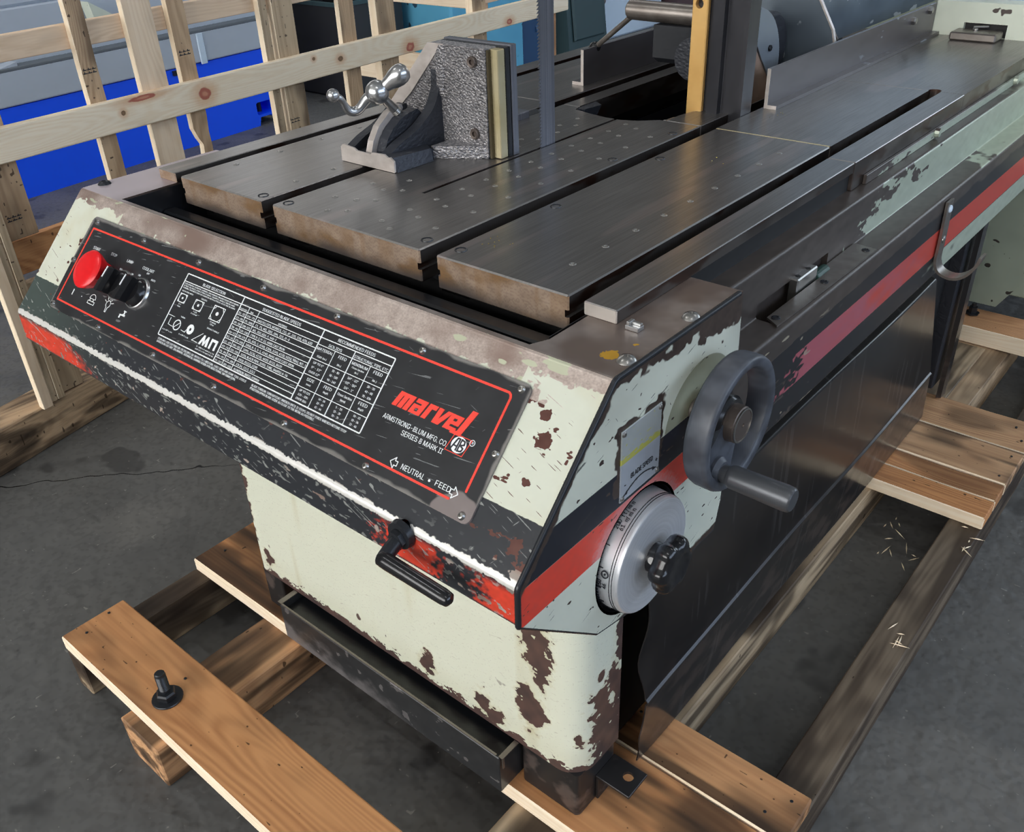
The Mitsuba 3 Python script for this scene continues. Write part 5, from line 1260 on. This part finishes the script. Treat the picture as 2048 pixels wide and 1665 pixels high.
# ------------------------------------------------------------------ machines in the hall behind
LM = np.eye(4)
ld = np.array([-0.1, 1, 0]) / np.linalg.norm([0.1, 1, 0])
LM[:3, 0], LM[:3, 1], LM[:3, 2], LM[:3, 3] = [ld[1], -ld[0], 0], ld, [0, 0, 1], [-3.03, 1.08, F]
LT = thing('lathe', 'big blue and grey lathe standing behind the crate wall', 'lathe')


def lat(name, m, bsdf, **k):
    return obj(name, moved(m, LM), bsdf, LT, **k)


skirt = manifold(prism(union_all([Polygon([(-1.2, 0.0), (0.79, 0.0), (0.80, 0.035), (0.86, 0.035), (0.885, 0.02), (0.92, 0.02), (0.92, 0.308), (-1.2, 0.308)])]), 'x', -0.6, 0.0)) - manifold(prism(sbox(0.785, 0.045, 0.905, 0.098).buffer(-0.01).buffer(0.01), 'x', -0.12, 0.1))
lat('skirt', skirt, 'blue_paint', label='bright blue base')
lat('leveling_foot', rod((-0.06, 0.845, 0.0), (-0.06, 0.845, 0.10), 0.012), 'black_steel')
lat('pan', box(-0.62, 0.012, -1.2, 0.94, 0.312, 0.425, 0.004), 'grey_paint', label='grey chip pan')
lat('bed', box(-0.62, -0.06, -1.2, 0.94, 0.425, 0.60, 0.004), 'grey_paint')
lat('pan_lip', box(-0.05, 0.014, -1.2, 0.92, 0.420, 0.432, 0.003), 'dark_grey_paint')
lat('corner_trim', box(0.012, 0.02, 0.535, 0.565, 0.305, 0.42, 0.002), 'white_paint')
lat('latch', box(0.0, 0.012, 0.40, 0.44, 0.285, 0.303), 'black_steel')
lat('seam_bracket', hull([(0.0, 0.12, 0.59), (0.0, 0.21, 0.535), (0.0, 0.13, 0.53), (-0.05, 0.12, 0.59), (-0.05, 0.21, 0.535), (-0.05, 0.13, 0.53)]), 'cream_plate')
lat('carriage', box(-0.55, -0.08, -0.35, 0.30, 0.60, 0.95, 0.01), 'grey_paint')
lat('apron_tag', box(-0.081, -0.078, 0.20, 0.25, 0.615, 0.632), 'maroon_paint')
lat('blue_guard', box(-0.5, -0.085, -0.12, -0.03, 0.604, 0.9, 0.005), 'blue_paint')
lat('headstock', box(-0.6, -0.07, 0.45, 0.94, 0.60, 1.15, 0.01), 'grey_paint')
lat('tray_wedge', hull([(0.0, -0.40, 0.425), (0.0, -0.20, 0.445), (0.0, -0.20, 0.425), (0.02, -0.4, 0.41), (-0.04, -0.40, 0.425), (-0.04, -0.20, 0.445)]), 'grey_paint')
GM = thing('mill', 'dark green machine tool on a grey slab behind the crate slats', 'machine')
obj('slab', box(-5.0, -3.80, 2.85, 4.3, F, F + 0.16, 0.01), 'shop_dark', GM)
obj('column', box(-4.9, -4.2, 3.0, 3.5, F + 0.16, F + 1.3, 0.02), 'green_paint', GM)
obj('gusset', hull([(-4.2, 3.12, F + 0.16), (-4.2, 3.30, F + 0.16), (-3.98, 3.2, F + 0.16), (-4.2, 3.16, F + 0.8), (-4.2, 3.24, F + 0.8)]), 'pale_green_paint', GM)
obj('cabinet', box(-4.9, -4.15, 3.55, 4.25, F + 0.16, F + 1.2, 0.02), 'shop_dark', GM)
BM = thing('steel_bin', 'low black steel bin beside the light blue cabinet', 'bin')
obj('body', manifold(box(-3.72, -3.12, 2.40, 2.80, F, F + 0.42, 0.01)) - manifold(box(-3.69, -3.15, 2.43, 2.77, F + 0.04, F + 0.6)), 'shop_dark', BM)
obj('rim', [box(-3.73, -3.11, 2.39, 2.42, F + 0.41, F + 0.425), box(-3.73, -3.11, 2.78, 2.81, F + 0.41, F + 0.425), box(-3.73, -3.70, 2.39, 2.81, F + 0.41, F + 0.425), box(-3.14, -3.11, 2.39, 2.81, F + 0.41, F + 0.425)], 'teal_paint', BM)
CB = thing('machine_cabinet', 'light blue machine cabinet with dark blue louvred end behind the crate', 'cabinet')
obj('body', box(-3.55, -2.86, 2.86, 3.40, F, F + 1.2, 0.012), 'cyan_paint', CB, label='light blue front')
obj('end_panel', box(-3.55, -2.88, 3.401, 3.62, F, F + 1.2, 0.012), 'navy_paint', CB, label='dark blue end')
for k in range(9):
    obj('louvre', hull([(-2.879, 3.52, F + 0.16 + 0.06 * k), (-2.879, 3.60, F + 0.16 + 0.06 * k), (-2.866, 3.52, F + 0.165 + 0.06 * k), (-2.866, 3.60, F + 0.165 + 0.06 * k), (-2.879, 3.52, F + 0.19 + 0.06 * k), (-2.879, 3.60, F + 0.19 + 0.06 * k)]), 'navy_paint', CB)
TC = thing('control_box', 'dark teal slanted electrical cabinet left of the white cabinet', 'cabinet')
obj('body', hull([(-3.4, 3.72, F), (-2.80, 3.72, F), (-2.80, 4.08, F), (-3.4, 4.08, F), (-3.4, 3.74, F + 1.4), (-2.95, 3.74, F + 1.4), (-2.95, 4.06, F + 1.4), (-3.4, 4.06, F + 1.4)]), 'teal_paint', TC)
obj('door', hull([(-2.800, 3.76, F + 0.08), (-2.800, 4.04, F + 0.08), (-2.790, 3.77, F + 0.09), (-2.790, 4.03, F + 0.09), (-2.945, 3.77, F + 1.35), (-2.945, 4.03, F + 1.35), (-2.935, 3.78, F + 1.34), (-2.935, 4.02, F + 1.34)]), 'teal_paint', TC)
for k in range(5):
    obj('louvre', box(-2.93 + 0.001, -2.86 + 0.0, 3.80, 3.86, F + 0.62 + 0.07 * k, F + 0.645 + 0.07 * k), 'shop_dark', TC)
WB = thing('white_cabinet', 'pale white cabinet with rivets behind the steel guide arm', 'cabinet')
obj('body', box(-3.6, -2.93, 4.12, 4.86, F, F + 1.5, 0.012), 'white_paint', WB)
for yy_ in (4.22, 4.55, 4.78):
    obj('rivet', lathe([(0, 0.008), (0.012, 0.006), (0.018, 0), (0, 0)], (-2.93, yy_, F + 0.22), (1, 0, 0), 14), 'steel', WB, smooth=35)
MB_ = thing('maroon_bin', 'dark maroon steel box right of the white cabinet', 'box')
obj('body', box(-3.3, -2.5, 4.92, 5.60, F, F + 0.75, 0.012), 'maroon_paint', MB_)
obj('lid', box(-3.32, -2.48, 4.90, 5.62, F + 0.752, F + 0.79, 0.008), 'maroon_paint', MB_)
